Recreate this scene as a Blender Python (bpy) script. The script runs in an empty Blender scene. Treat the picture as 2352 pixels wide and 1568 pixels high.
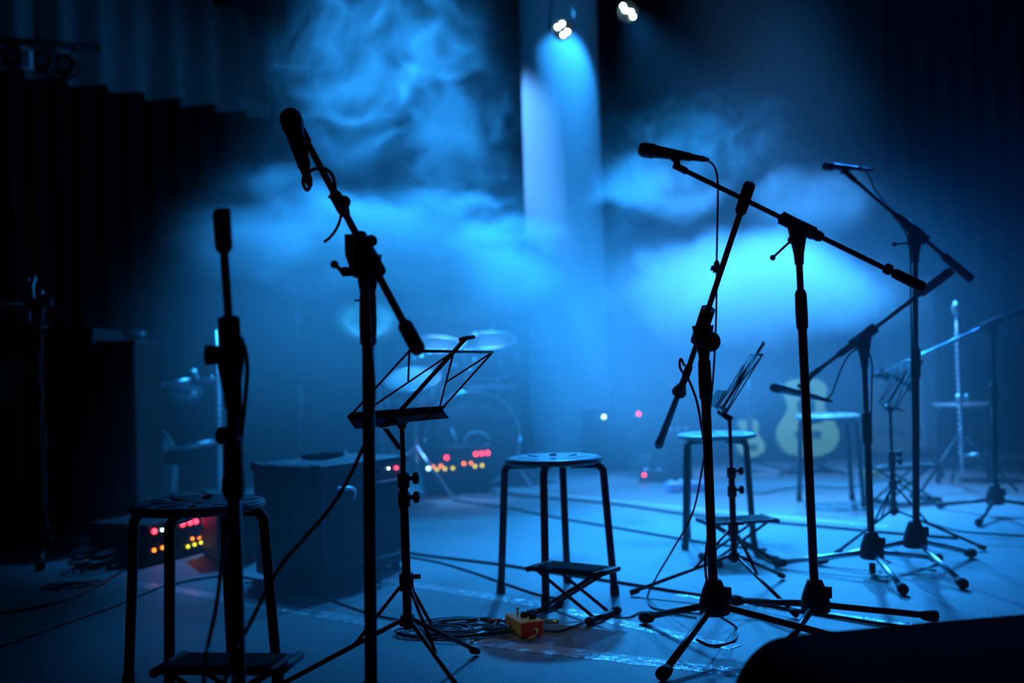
import bpy, bmesh, math, random
from mathutils import Vector, Matrix

sc = bpy.context.scene
COL = sc.collection
R = math.radians
random.seed(7)

# ------------------------------------------------------------------ camera
FPX = 2560.0
CAM = Vector((0.0, 0.0, 0.77))
M3 = (Matrix.Rotation(R(91.007), 3, 'X') @ Matrix.Rotation(R(-1.72), 3, 'Z'))
cam = bpy.data.cameras.new('camera')
cam_o = bpy.data.objects.new('camera', cam)
COL.objects.link(cam_o)
cam_o.matrix_world = Matrix.Translation(CAM) @ M3.to_4x4()
cam.sensor_width = 36.0
cam.lens = FPX * 36.0 / 2352.0
cam.clip_start = 0.05
cam.clip_end = 60
cam.dof.use_dof = True
cam.dof.focus_distance = 2.75
cam.dof.aperture_fstop = 1.9
sc.camera = cam_o

# ------------------------------------------------------------------ world, exposure
world = bpy.data.worlds.new('dark_hall')
sc.world = world
world.use_nodes = True
world.node_tree.nodes['Background'].inputs[0].default_value = (0.05, 0.25, 1.0, 1)
world.node_tree.nodes['Background'].inputs[1].default_value = 0.0022
sc.view_settings.view_transform = 'Standard'
sc.view_settings.look = 'None'
sc.view_settings.gamma = 1.0
sc.view_settings.use_curve_mapping = False
sc.view_settings.exposure = 0.0
sc.cycles.max_bounces = 4
sc.cycles.diffuse_bounces = 1
sc.cycles.glossy_bounces = 2
sc.cycles.volume_bounces = 0
sc.cycles.volume_step_rate = 6.0
sc.cycles.adaptive_threshold = 0.04
sc.cycles.sample_clamp_indirect = 2.0


def P(x, y, D):
    """World point that stands at distance D along the stage axis, sighted at (x, y)."""
    d = M3 @ Vector(((x - 1176.0) / FPX, (784.0 - y) / FPX, -1.0))
    return CAM + d * (D / d.y)


def G(x, y, z=0.0):
    """Point of the horizontal plane z sighted at (x, y)."""
    d = M3 @ Vector(((x - 1176.0) / FPX, (784.0 - y) / FPX, -1.0))
    return CAM + d * ((z - CAM.z) / d.z)


# ------------------------------------------------------------------ stage lights and added fill spots
def spot(name, loc, aim, watt, color, angle, blend=0.6, size=0.05):
    l = bpy.data.lights.new(name, 'SPOT')
    l.energy = watt
    l.color = color
    l.spot_size = R(angle)
    l.spot_blend = blend
    l.shadow_soft_size = size
    o = bpy.data.objects.new(name, l)
    COL.objects.link(o)
    o.location = loc
    o.rotation_euler = (Vector(aim) - Vector(loc)).to_track_quat('-Z', 'Y').to_euler()
    return o


BLUE = (0.022, 0.33, 1.0)
CYAN = (0.10, 0.38, 1.0)
DEEP = (0.015, 0.20, 1.0)
LAMP_A = P(1292, 67, 7.4)
LAMP_B = P(1442, 26, 7.4)
spot('stage_or_fill_light', LAMP_A + Vector((0.0, -0.09, -0.03)), (0.35, 4.9, 0), 1100, BLUE, 48, 0.9, 0.08)
spot('stage_or_fill_light', LAMP_B + Vector((0.02, -0.09, -0.03)), (1.35, 5.1, 0.3), 1150, BLUE, 50, 0.9, 0.08)
spot('stage_or_fill_light', (-0.45, 4.6, 4.3), (0.45, 4.5, 0), 640, BLUE, 26, 1.0, 0.08)
spot('stage_or_fill_light', (2.2, 8.3, 4.1), (1.5, 5.7, 0.3), 3600, BLUE, 34, 1.0, 0.08)
spot('stage_or_fill_light', (1.4, 6.6, 4.0), (1.5, 6.4, 0.8), 2300, CYAN, 46, 1.0, 0.08)
spot('stage_or_fill_light', (-0.8, 6.6, 4.1), (-0.5, 6.1, 1.1), 2900, BLUE, 58, 1.0, 0.08)
spot('stage_or_fill_light', (-1.35, 7.8, 3.9), (0.25, 8.05, 2.25), 620, CYAN, 24, 0.8)
spot('stage_or_fill_light', (-1.2, 7.4, 4.1), (-0.75, 3.95, 0.3), 480, BLUE, 17, 1.0, 0.08)
spot('stage_or_fill_light', (-1.1, 7.9, 4.2), (-1.95, 6.4, 0.85), 700, BLUE, 20, 1.0, 0.1)  # added fill spot to brighten the chrome of the drum rack
spot('stage_or_fill_light', (-0.2, 8.7, 4.2), (-0.36, 6.8, 0.82), 2200, CYAN, 12, 1.0, 0.12)  # added narrow spot that makes the drum hardware sparkle
spot('stage_or_fill_light', (0.66, 7.45, 3.3), (0.16, 8.0, 2.3), 90, BLUE, 62, 0.25)
spot('stage_or_fill_light', (3.2, 7.6, 4.1), (1.75, 4.2, 0.8), 450, DEEP, 46, 1.0, 0.08)
spot('stage_or_fill_light', (-0.4, 5.2, 3.9), (-2.6, 6.8, 2.6), 16, BLUE, 75, 0.9)  # added weak fill, stands in for scattered glow on the valance
spot('stage_or_fill_light', (2.35, 8.4, 2.3), (1.2, 4.5, 0.05), 1000, BLUE, 24, 1.0, 0.1)
spot('pedal_fill_light', (-0.6, 0.6, 3.9), (0.04, 3.1, 0.0), 60, (1.0, 0.85, 0.12), 7, 1.0, 0.06)  # added warm fill that brings out the yellow and red of the pedal


# ------------------------------------------------------------------ materials
def mat(name, color, rough=0.5, metal=0.0, noise=0.0, nscale=20.0, bump=0.0, bscale=60.0, spec=0.5, emit=None, strength=0.0):
    m = bpy.data.materials.new(name)
    m.use_nodes = True
    nt = m.node_tree
    b = nt.nodes['Principled BSDF']
    c = tuple(color) + (1,)
    b.inputs['Base Color'].default_value = c
    b.inputs['Roughness'].default_value = rough
    b.inputs['Metallic'].default_value = metal
    b.inputs['Specular IOR Level'].default_value = spec
    if noise or bump:
        tc = nt.nodes.new('ShaderNodeTexCoord')
    if noise:
        n = nt.nodes.new('ShaderNodeTexNoise')
        n.inputs['Scale'].default_value = nscale
        n.inputs['Detail'].default_value = 4
        nt.links.new(tc.outputs['Object'], n.inputs['Vector'])
        r = nt.nodes.new('ShaderNodeMapRange')
        r.inputs['To Min'].default_value = 1 - noise
        r.inputs['To Max'].default_value = 1 + noise
        nt.links.new(n.outputs['Fac'], r.inputs['Value'])
        mx = nt.nodes.new('ShaderNodeMix')
        mx.data_type = 'RGBA'
        mx.blend_type = 'MULTIPLY'
        mx.inputs['Factor'].default_value = 1
        mx.inputs[6].default_value = c
        nt.links.new(r.outputs['Result'], mx.inputs[7])
        nt.links.new(mx.outputs[2], b.inputs['Base Color'])
    if bump:
        n2 = nt.nodes.new('ShaderNodeTexNoise')
        n2.inputs['Scale'].default_value = bscale
        n2.inputs['Detail'].default_value = 3
        nt.links.new(tc.outputs['Object'], n2.inputs['Vector'])
        bp = nt.nodes.new('ShaderNodeBump')
        bp.inputs['Strength'].default_value = bump
        bp.inputs['Distance'].default_value = 0.01
        nt.links.new(n2.outputs['Fac'], bp.inputs['Height'])
        nt.links.new(bp.outputs['Normal'], b.inputs['Normal'])
    if emit:
        b.inputs['Emission Color'].default_value = tuple(emit) + (1,)
        b.inputs['Emission Strength'].default_value = strength
        m.cycles.emission_sampling = 'NONE'
    return m


black_metal = mat('black_metal', (0.012, 0.012, 0.013), 0.38, 0.3, 0.2, 30)
black_plastic = mat('black_plastic', (0.012, 0.012, 0.013), 0.55, 0, 0.15, 40)
rubber = mat('rubber', (0.010, 0.010, 0.010), 0.8)
cable_rubber = mat('cable_rubber', (0.012, 0.012, 0.013), 0.5)
steel_wire = mat('steel_wire', (0.05, 0.055, 0.06), 0.4, 0.6)
lip_m = mat('lip_enamel', (0.04, 0.04, 0.045), 0.75, 0, 0.1, 20, 0, 60, 0.15)
satin_chrome = mat('satin_chrome', (0.8, 0.82, 0.85), 0.46, 1.0, 0.05, 50)
chrome = mat('chrome', (0.75, 0.77, 0.8), 0.33, 1.0, 0.05, 50)
mesh_grey = mat('microphone_mesh', (0.12, 0.12, 0.125), 0.4, 0.9, 0, 0, 0.9, 900)
mic_body_m = mat('microphone_paint', (0.03, 0.03, 0.033), 0.35, 0.5)
mic_silver = mat('microphone_silver', (0.45, 0.46, 0.48), 0.28, 0.9)
seat_m = mat('seat_plastic', (0.30, 0.30, 0.31), 0.34, 0, 0.08, 30)
floor_m = mat('stage_vinyl', (0.20, 0.205, 0.215), 0.52, 0, 0.16, 2.2, 0.25, 160, 0.35)
tape_m = mat('floor_tape', (0.46, 0.465, 0.47), 0.34, 0, 0.2, 18, 0.9, 30, 0.9)
wall_m = mat('dark_paint', (0.05, 0.053, 0.06), 0.8, 0, 0.2, 2.0)
pillar_m = mat('pillar_paint', (0.62, 0.63, 0.65), 0.75, 0, 0.05, 3.0, 0.1, 30)
drape_m = mat('black_drape', (0.012, 0.012, 0.014), 0.95, 0, 0.3, 12)
valance_m = mat('grey_drape', (0.20, 0.20, 0.21), 0.9, 0, 0.15, 10)
tolex = mat('black_tolex', (0.018, 0.018, 0.02), 0.5, 0, 0.2, 60, 0.4, 220)
grille_m = mat('grille_cloth', (0.012, 0.012, 0.014), 0.85, 0, 0.2, 90)
piping_m = mat('pale_piping', (0.45, 0.40, 0.50), 0.5)
padded = mat('padded_vinyl', (0.003, 0.003, 0.0032), 0.9, 0, 0.2, 30, 0.3, 120, 0.03)
thread_m = mat('dark_thread', (0.02, 0.02, 0.022), 0.8)
matte_white = mat('matte_white', (0.75, 0.76, 0.78), 0.6, 0, 0.05, 8)
pale_plastic = mat('pale_plastic', (0.55, 0.56, 0.58), 0.45, 0, 0.06, 6)
yellow_m = mat('yellow_enamel', (0.95, 0.78, 0.22), 0.4, 0, 0.12, 25)
red_m = mat('red_enamel', (0.75, 0.06, 0.03), 0.4, 0, 0.1, 25)
red_tape = mat('red_sleeve', (0.7, 0.04, 0.04), 0.5)
orange_tape = mat('orange_sleeve', (0.9, 0.35, 0.06), 0.5)
spruce = mat('pale_spruce', (0.80, 0.56, 0.17), 0.35, 0, 0.10, 8)
brown_wood = mat('brown_wood', (0.16, 0.08, 0.035), 0.35, 0, 0.2, 8)
dark_wood = mat('dark_wood', (0.05, 0.03, 0.018), 0.35, 0, 0.2, 9)
drum_shell = mat('drum_shell', (0.10, 0.10, 0.12), 0.3, 0.2, 0.1, 10)
drum_head = mat('drum_head', (0.70, 0.71, 0.72), 0.5, 0, 0.05, 5)
dark_head = mat('dark_drum_head', (0.05, 0.055, 0.06), 0.4)
bronze = mat('cymbal_bronze', (0.50, 0.46, 0.34), 0.55, 0.35, 0.06, 12)
purple_m = mat('lilac_light_tint', (0.52, 0.46, 0.85), 0.35, 0, 0.1, 20)  # lilac base colour stands in for purple light on the pedal
keys_m = mat('white_keys', (0.8, 0.8, 0.78), 0.3)
LED = {
    'red': mat('red_led', (0.1, 0, 0), 0.4, emit=(1.0, 0.03, 0.06), strength=9),
    'amber': mat('amber_led', (0.1, 0.03, 0), 0.4, emit=(1.0, 0.20, 0.02), strength=5),
    'yellow': mat('yellow_led', (0.1, 0.08, 0), 0.4, emit=(0.9, 0.70, 0.02), strength=3),
    'white': mat('white_led', (0.1, 0.1, 0.1), 0.4, emit=(0.45, 0.9, 1.0), strength=8),
    'green': mat('green_led', (0.05, 0.1, 0.05), 0.4, emit=(0.55, 1.0, 0.55), strength=9),
}
lens_m = mat('lit_lens', (0.2, 0.2, 0.2), 0.3, emit=(0.55, 0.95, 1.0), strength=45)
dead_lens = mat('unlit_lens', (0.25, 0.25, 0.3), 0.25)


# ------------------------------------------------------------------ mesh builder
def origin_of(o):
    v = Vector((0, 0, 0))
    while o is not None:
        v += o.location
        o = o.parent
    return v


def tag(o, label=None, cat=None, group=None, kind=None):
    if label:
        o['label'] = label
    if cat:
        o['category'] = cat
    if group:
        o['group'] = group
    if kind:
        o['kind'] = kind
    return o


def thing(name, label, cat, loc, group=None):
    o = bpy.data.objects.new(name, None)
    o.empty_display_size = 0.1
    COL.objects.link(o)
    o.location = loc
    return tag(o, label, cat, group)


def rz(a):
    return Matrix.Rotation(a, 3, 'Z')


def frame(axis):
    """Rotation matrix whose Z column is axis."""
    z = Vector(axis).normalized()
    h = Vector((0, 0, 1)) if abs(z.z) < 0.95 else Vector((1, 0, 0))
    x = h.cross(z).normalized()
    y = z.cross(x)
    return Matrix((x, y, z)).transposed()


class MB:
    def __init__(self):
        self.v, self.f, self.s = [], [], []

    def add(self, vs, fs, smooth=False):
        n = len(self.v)
        self.v += [Vector(p) for p in vs]
        self.f += [tuple(i + n for i in q) for q in fs]
        self.s += [smooth] * len(fs)
        return self

    def box(self, c, size, rot=None, bev=0.0):
        bm = bmesh.new()
        bmesh.ops.create_cube(bm, size=1.0)
        for v in bm.verts:
            v.co = Vector((v.co.x * size[0], v.co.y * size[1], v.co.z * size[2]))
        if bev:
            bmesh.ops.bevel(bm, geom=bm.edges[:], offset=bev, segments=2, profile=0.5, affect='EDGES')
        m = rot if rot is not None else Matrix.Identity(3)
        c = Vector(c)
        bm.verts.index_update()
        vs = [m @ v.co + c for v in bm.verts]
        fs = [[v.index for v in f.verts] for f in bm.faces]
        bm.free()
        return self.add(vs, fs)

    def tube(self, pts, r, n=8, cap=True):
        pts = [Vector(p) for p in pts]
        k = len(pts)
        rs = r if isinstance(r, (list, tuple)) else [r] * k
        ts = []
        for i in range(k):
            a = pts[max(i - 1, 0)]
            b = pts[min(i + 1, k - 1)]
            d = b - a
            ts.append(d.normalized() if d.length > 1e-9 else Vector((0, 0, 1)))
        m = frame(ts[0])
        x = m.col[0].copy()
        vs, fs = [], []
        for i in range(k):
            x = x - ts[i] * x.dot(ts[i])
            x = x.normalized() if x.length > 1e-6 else frame(ts[i]).col[0].copy()
            y = ts[i].cross(x)
            for j in range(n):
                a = 2 * math.pi * j / n
                vs.append(pts[i] + (x * math.cos(a) + y * math.sin(a)) * rs[i])
        for i in range(k - 1):
            for j in range(n):
                fs.append((i * n + j, i * n + (j + 1) % n, (i + 1) * n + (j + 1) % n, (i + 1) * n + j))
        self.add(vs, fs, True)
        if cap:
            b = len(self.v) - k * n
            self.f.append(tuple(b + j for j in reversed(range(n))))
            self.f.append(tuple(b + (k - 1) * n + j for j in range(n)))
            self.s += [False, False]
        return self

    def lathe(self, o, axis, prof, n=20, smooth=True):
        """prof: (radius, height along axis) pairs."""
        m = frame(axis)
        o = Vector(o)
        vs, fs = [], []
        for (r, h) in prof:
            for j in range(n):
                a = 2 * math.pi * j / n
                vs.append(o + m @ Vector((r * math.cos(a), r * math.sin(a), h)))
        for i in range(len(prof) - 1):
            for j in range(n):
                fs.append((i * n + j, i * n + (j + 1) % n, (i + 1) * n + (j + 1) % n, (i + 1) * n + j))
        self.add(vs, fs, smooth)
        b = len(self.v) - len(vs)
        self.f.append(tuple(b + j for j in reversed(range(n))))
        self.f.append(tuple(b + (len(prof) - 1) * n + j for j in range(n)))
        self.s += [False, False]
        return self

    def ball(self, c, r, n=12, sc3=(1, 1, 1), rot=None):
        c = Vector(c)
        m = rot if rot is not None else Matrix.Identity(3)
        vs, fs = [], []
        rows = max(6, n // 2)
        for i in range(1, rows):
            th = math.pi * i / rows
            for j in range(n):
                a = 2 * math.pi * j / n
                p = Vector((math.sin(th) * math.cos(a) * sc3[0], math.sin(th) * math.sin(a) * sc3[1], math.cos(th) * sc3[2]))
                vs.append(c + m @ (p * r))
        for i in range(rows - 2):
            for j in range(n):
                fs.append((i * n + j, (i + 1) * n + j, (i + 1) * n + (j + 1) % n, i * n + (j + 1) % n))
        t = len(vs)
        vs.append(c + m @ Vector((0, 0, sc3[2] * r)))
        vs.append(c + m @ Vector((0, 0, -sc3[2] * r)))
        for j in range(n):
            fs.append((t, j, (j + 1) % n))
            fs.append((t + 1, (rows - 2) * n + (j + 1) % n, (rows - 2) * n + j))
        return self.add(vs, fs, True)

    def prism(self, poly, o, X, Y, depth, smooth=False):
        """2D outline in the frame (o, X, Y), thickened by depth along X x Y (centred)."""
        o, X, Y = Vector(o), Vector(X), Vector(Y)
        N = X.cross(Y).normalized() * (depth / 2)
        n = len(poly)
        vs = [o + X * a + Y * b - N for a, b in poly] + [o + X * a + Y * b + N for a, b in poly]
        fs = [tuple(reversed(range(n))), tuple(range(n, 2 * n))]
        self.add(vs, fs)
        k = len(self.v) - 2 * n
        for i in range(n):
            j = (i + 1) % n
            self.f.append((k + i, k + j, k + n + j, k + n + i))
            self.s.append(smooth)
        return self

    def build(self, name, m, parent=None, loc=None):
        me = bpy.data.meshes.new(name)
        o = bpy.data.objects.new(name, me)
        if parent is not None:
            off = origin_of(parent)
        else:
            if loc is None:
                lo = [min(v[i] for v in self.v) for i in range(3)]
                hi = [max(v[i] for v in self.v) for i in range(3)]
                loc = ((lo[0] + hi[0]) / 2, (lo[1] + hi[1]) / 2, lo[2])
            off = Vector(loc)
            o.location = off
        me.from_pydata([tuple(v - off) for v in self.v], [], self.f)
        me.polygons.foreach_set('use_smooth', self.s)
        me.materials.append(m)
        me.update()
        COL.objects.link(o)
        if parent is not None:
            o.parent = parent
        return o


def spline(pts, k=8):
    """Catmull-Rom through the points."""
    pts = [Vector(p) for p in pts]
    if len(pts) < 3:
        return pts
    q = [pts[0] * 2 - pts[1]] + pts + [pts[-1] * 2 - pts[-2]]
    out = []
    for i in range(1, len(q) - 2):
        p0, p1, p2, p3 = q[i - 1], q[i], q[i + 1], q[i + 2]
        for j in range(k):
            t = j / k
            out.append(0.5 * ((2 * p1) + (p2 - p0) * t + (2 * p0 - 5 * p1 + 4 * p2 - p3) * t * t + (3 * p1 - p0 - 3 * p2 + p3) * t ** 3))
    out.append(pts[-1])
    return out


def copy_tree(o, parent=None):
    c = o.copy()
    COL.objects.link(c)
    c.parent = parent
    for ch in list(o.children):
        copy_tree(ch, c)
    return c


# ------------------------------------------------------------------ the room
def struct(o, label):
    return tag(o, label, None, None, 'structure')


floor = struct(MB().box((0.3, 4.0, -0.05), (12.4, 11.0, 0.1)).build('floor', floor_m, loc=(0, 4, 0)),
               'dark vinyl stage floor crossed by slanting strips of tape')
struct(MB().box((0.3, 9.45, 2.25), (12.4, 0.1, 4.7)).build('wall_back', wall_m), 'dark back wall of the stage behind the smoke')
struct(MB().box((-5.85, 4.0, 2.25), (0.1, 11.0, 4.7)).build('wall_left', wall_m), 'dark left wall of the stage')
struct(MB().box((6.45, 4.0, 2.25), (0.1, 11.0, 4.7)).build('wall_right', wall_m), 'dark right wall of the stage')
struct(MB().box((0.3, 4.0, 4.65), (12.4, 11.0, 0.1)).build('ceiling', wall_m), 'dark ceiling above the stage')
pil = MB().lathe((0.41, 8.15, 0), (0, 0, 1), [(0.33, 0), (0.33, 0.12), (0.285, 0.14), (0.285, 4.4), (0.32, 4.42), (0.32, 4.6)], 48)
tag(pil.build('round_pillar', pillar_m), 'pale round pillar lit from its left side behind the stage', 'pillar', None, 'structure')


def strip(x0, y0, x1, y1, width=0.06, n=26):
    a, b = G(x0, y0), G(x1, y1)
    d = (b - a).normalized()
    s = Vector((-d.y, d.x, 0))
    vs, fs = [], []
    for i in range(n + 1):
        p = a.lerp(b, i / n)
        w = width / 2 * (1 + random.uniform(-0.06, 0.06))
        h = 0.0012 + random.uniform(0, 0.0016)
        vs += [p + s * w + Vector((0, 0, 0.0006)), p + s * w * 0.5 + Vector((0, 0, h)), p - s * w * 0.5 + Vector((0, 0, h)), p - s * w + Vector((0, 0, 0.0006))]
    for i in range(n):
        for j in range(3):
            fs.append((4 * i + j, 4 * i + j + 1, 4 * i + j + 5, 4 * i + j + 4))
    return MB().add(vs, fs, False).build('floor_tape', tape_m, floor)


strip(300, 1338, 1150, 1479, 0.075)
strip(1150, 1479, 2100, 1592, 0.075)
strip(880, 1331, 1240, 1388, 0.07)
strip(1240, 1388, 1690, 1487, 0.06)
strip(1560, 1363, 2120, 1441, 0.06)
strip(1170, 1124, 1560, 1165, 0.06)
strip(1560, 1165, 2040, 1209, 0.07)


def drape(name, a, b, z0, z1, m, label, folds, amp=0.05, kind=None, cat='curtain'):
    a, b = Vector((a[0], a[1], 0)), Vector((b[0], b[1], 0))
    d = (b - a)
    s = Vector((-d.y, d.x, 0)).normalized()
    n = folds * 8
    rnd = random.Random(len(label))
    ph = [rnd.uniform(0.6, 1.4) for _ in range(folds + 1)]
    vs, fs = [], []
    for i in range(n + 1):
        t = i / n
        w = math.sin(2 * math.pi * t * folds) * ph[int(t * folds)] * amp
        for k, z in enumerate((z0, (z0 + z1) / 2, z1)):
            p = a + d * t + s * (w * (1.0, 0.85, 0.5)[k]) + Vector((0, 0, z))
            vs += [p - s * 0.004, p + s * 0.004]
    for i in range(n):
        for k in range(2):
            q = 6 * i + 2 * k
            fs.append((q, q + 6, q + 8, q + 2))
            fs.append((q + 1, q + 3, q + 9, q + 7))
        fs.append((6 * i, 6 * i + 1, 6 * i + 7, 6 * i + 6))
        fs.append((6 * i + 4, 6 * i + 10, 6 * i + 11, 6 * i + 5))
    return tag(MB().add(vs, fs, True).build(name, m), label, cat)


drape('pleated_valance', (-4.6, 4.6), (-1.66, 8.1), 2.58, 3.32, valance_m, 'grey pleated valance hanging across the upper left of the stage', 17, 0.085)
drape('stage_curtain', (0.68, 8.75), (1.29, 8.75), 0.02, 4.55, drape_m, 'narrow black curtain hanging right beside the round pillar', 5, 0.03)
drape('stage_curtain', (2.98, 8.7), (6.2, 8.7), 0.02, 4.55, drape_m, 'wide black curtain closing the right end of the stage', 18, 0.05)
drape('stage_curtain', (-5.6, 8.9), (-2.2, 8.9), 0.02, 4.55, drape_m, 'black curtain behind the keyboard console on the left', 18, 0.05)

# lighting bar and lamps
bar = thing('lighting_bar', 'black steel lighting bar carrying the two lit lamps', 'lighting bar', (1.0, 7.62, 3.42))
MB().tube([(-1.15, 7.62, 3.42), (3.8, 7.62, 3.42)], 0.024, 12).build('pipe', black_metal, bar)
for x in (-0.9, 1.1, 3.4):
    MB().tube([(x, 7.62, 3.44), (x, 7.62, 4.6)], 0.008, 6).build('hanger_rod', black_metal, bar)


def lamp(label, lens_px, aim, hang):
    pts = [P(x, y, 7.4) for x, y in lens_px]
    c = sum(pts, Vector()) / len(pts)
    t = thing('stage_lamp', label, 'stage lamp', c, 'lit lamps on the lighting bar')
    d = Vector((0, -1, -0.12)).normalized()
    MB().lathe(c - d * 0.135, d, [(0.03, 0), (0.052, 0.01), (0.062, 0.05), (0.066, 0.125), (0.062, 0.125), (0.058, 0.118)], 20).build('housing', black_metal, t)
    top = Vector((c.x, 7.62, 3.42))
    side = Vector((1, 0, 0))
    b = c - d * 0.07
    MB().tube([b + side * 0.08, b + side * 0.08 + Vector((0, 0.03, 0.12)), Vector((c.x + 0.03, 7.62, top.z - 0.07)), Vector((c.x - 0.03, 7.62, top.z - 0.07)), b - side * 0.08 + Vector((0, 0.03, 0.12)), b - side * 0.08], 0.007, 6).build('yoke', black_metal, t)
    MB().box((c.x, 7.62, top.z - 0.035), (0.04, 0.06, 0.075), bev=0.004).build('hook_clamp', black_metal, t)
    for p in pts:
        MB().ball(p, 0.0135, 12, (1, 0.5, 1)).build('lens', lens_m, t)


lamp('lit stage lamp with a clover of four white lenses beside the pillar', [(1281, 62), (1291, 55), (1303, 73), (1294, 80)], None, 0)
lamp('lit stage lamp whose white lenses form a wavy streak at the top edge', [(1431, 14), (1436, 23), (1449, 27), (1454, 38)], None, 0)

# dark lamps hanging below the valance (upper left)
bar2 = thing('lighting_bar', 'short black bar with unlit lamps under the valance at upper left', 'lighting bar', P(70, 90, 6.0))
b2 = P(70, 88, 6.0)
MB().tube([b2 + Vector((-0.45, -0.1, 0.0)), b2 + Vector((0.3, 0.22, 0.0))], 0.02, 10).build('pipe', black_metal, bar2)
MB().tube([b2 + Vector((0, 0.09, 0)), Vector((b2.x, b2.y + 0.09, 4.6))], 0.01, 6).build('hanger_rod', black_metal, bar2)
WHERE = ['leftmost', 'middle', 'rightmost']
for i, (x, y) in enumerate([(26, 126), (94, 137), (146, 146)]):
    c = P(x, y, 5.8 + 0.09 * i)
    t = thing('stage_lamp', WHERE[i] + ' of three unlit round lamps with rosettes of small lenses under the valance', 'stage lamp', c, 'unlit lamps under the valance')
    MB().lathe(c + Vector((0, 0.12, 0)), (0, -1, -0.05), [(0.03, 0), (0.055, 0.02), (0.06, 0.12), (0.055, 0.12), (0.052, 0.112)], 18).build('housing', black_metal, t)
    MB().tube([c + Vector((0, 0.06, 0.055)), Vector((c.x, c.y + 0.2, b2.z))], 0.008, 6).build('yoke', black_metal, t)
    for k in range(7):
        a = k * math.pi / 3
        r = 0.0 if k == 6 else 0.024
        MB().ball(c + Vector((r * math.cos(a), 0.003, r * math.sin(a))), 0.0085, 8, (1, 0.5, 1)).build('lens', dead_lens, t)
c = P(62, 137, 5.8)
t = thing('wall_speaker', 'small pale upright box between the unlit lamps at upper left', 'box', c)
MB().box(c, (0.048, 0.05, 0.095), bev=0.004).build('body', pale_plastic, t)
MB().tube([c + Vector((0, 0.02, 0.045)), Vector((c.x, c.y + 0.2, b2.z))], 0.006, 6).build('bracket', black_metal, t)
# dark speaker hung at the inner end of the valance
c = P(664, 215, 7.6)
t = thing('hanging_speaker', 'black box loudspeaker hanging at the inner end of the valance', 'loudspeaker', c)
MB().box(c, (0.24, 0.26, 0.32), rz(0.3), 0.012).build('cabinet', tolex, t)
MB().box(c + rz(0.3) @ Vector((0, -0.131, 0)), (0.21, 0.012, 0.28), rz(0.3)).build('grille', grille_m, t)
MB().tube([c + Vector((0, 0, 0.15)), Vector((c.x, c.y, 4.6))], 0.012, 8).build('hanger_rod', black_metal, t)


# ------------------------------------------------------------------ stools
def make_stool(label):
    t = thing('round_stool', label, 'stool', (0, 0, 0), 'round metal stools')
    prof = [(0.02, 0.436), (0.13, 0.434), (0.152, 0.430), (0.160, 0.434), (0.162, 0.442), (0.157, 0.449), (0.145, 0.4515), (0.08, 0.4475), (0.02, 0.4465)]
    s = MB().lathe((0, 0, 0), (0, 0, 1), prof, 56).build('seat', seat_m, t)
    cut = MB()
    for k in range(8):
        a = k * math.pi / 4 + 0.2
        m = frame((0, 0, 1))
        cc = Vector((0.092 * math.cos(a), 0.092 * math.sin(a), 0.40))
        ring = [(0.024 * math.cos(q * math.pi / 6), 0.012 * math.sin(q * math.pi / 6)) for q in range(12)]
        cut.prism(ring, cc + Vector((0, 0, 0.04)), (math.cos(a), math.sin(a), 0), (-math.sin(a), math.cos(a), 0), 0.12)
    cut.lathe((0, 0, 0.38), (0, 0, 1), [(0.014, 0), (0.014, 0.12)], 12)
    co = cut.build('cutter', seat_m)
    co.location = (0, 0, co.location.z)
    md = s.modifiers.new('holes', 'BOOLEAN')
    md.object = co
    md.operation = 'DIFFERENCE'
    md.solver = 'EXACT'
    bpy.context.view_layer.update()
    dg = bpy.context.evaluated_depsgraph_get()
    me = bpy.data.meshes.new_from_object(s.evaluated_get(dg))
    s.modifiers.clear()
    s.data = me
    bpy.data.objects.remove(co)
    for k in range(4):
        a = k * math.pi / 2
        d = Vector((math.cos(a), math.sin(a), 0))
        pts = [d * 0.06 + Vector((0, 0, 0.424))]
        for q in range(7):
            th = q / 6 * math.pi / 2
            pts.append(d * (0.138 + 0.028 * math.sin(th)) + Vector((0, 0, 0.396 + 0.028 * math.cos(th))))
        pts += [d * 0.178 + Vector((0, 0, 0.2)), d * 0.190 + Vector((0, 0, 0.012))]
        lg = MB().tube(pts, 0.0125, 12).build('leg', black_metal, t)
        MB().tube([d * 0.1895 + Vector((0, 0, 0.03)), d * 0.191 + Vector((0, 0, 0.0))], [0.015, 0.0155], 12).build('rubber_foot', rubber, lg)
    return t


stools = [
    ((-0.779, 2.732), 173, 'round stool with a perforated seat nearest the camera at left, behind the two black stands'),
    ((0.124, 3.683), -13, 'round stool with a perforated seat standing alone in the middle of the stage'),
    ((0.822, 4.555), 34, 'round stool with a brightly lit seat behind the upright stand pole right of centre'),
    ((1.587, 5.65), 40, 'round stool with a lit seat in front of the pale acoustic guitar'),
    ((2.59, 6.45), 20, 'dim round stool far right beneath the chrome percussion stand'),
]
proto = make_stool(stools[0][2])
for i, (xy, az, lab) in enumerate(stools):
    o = proto if i == 0 else copy_tree(proto)
    o.location = (xy[0], xy[1], 0)
    o.rotation_euler = (0, 0, R(az))
    o['label'] = lab


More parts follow.
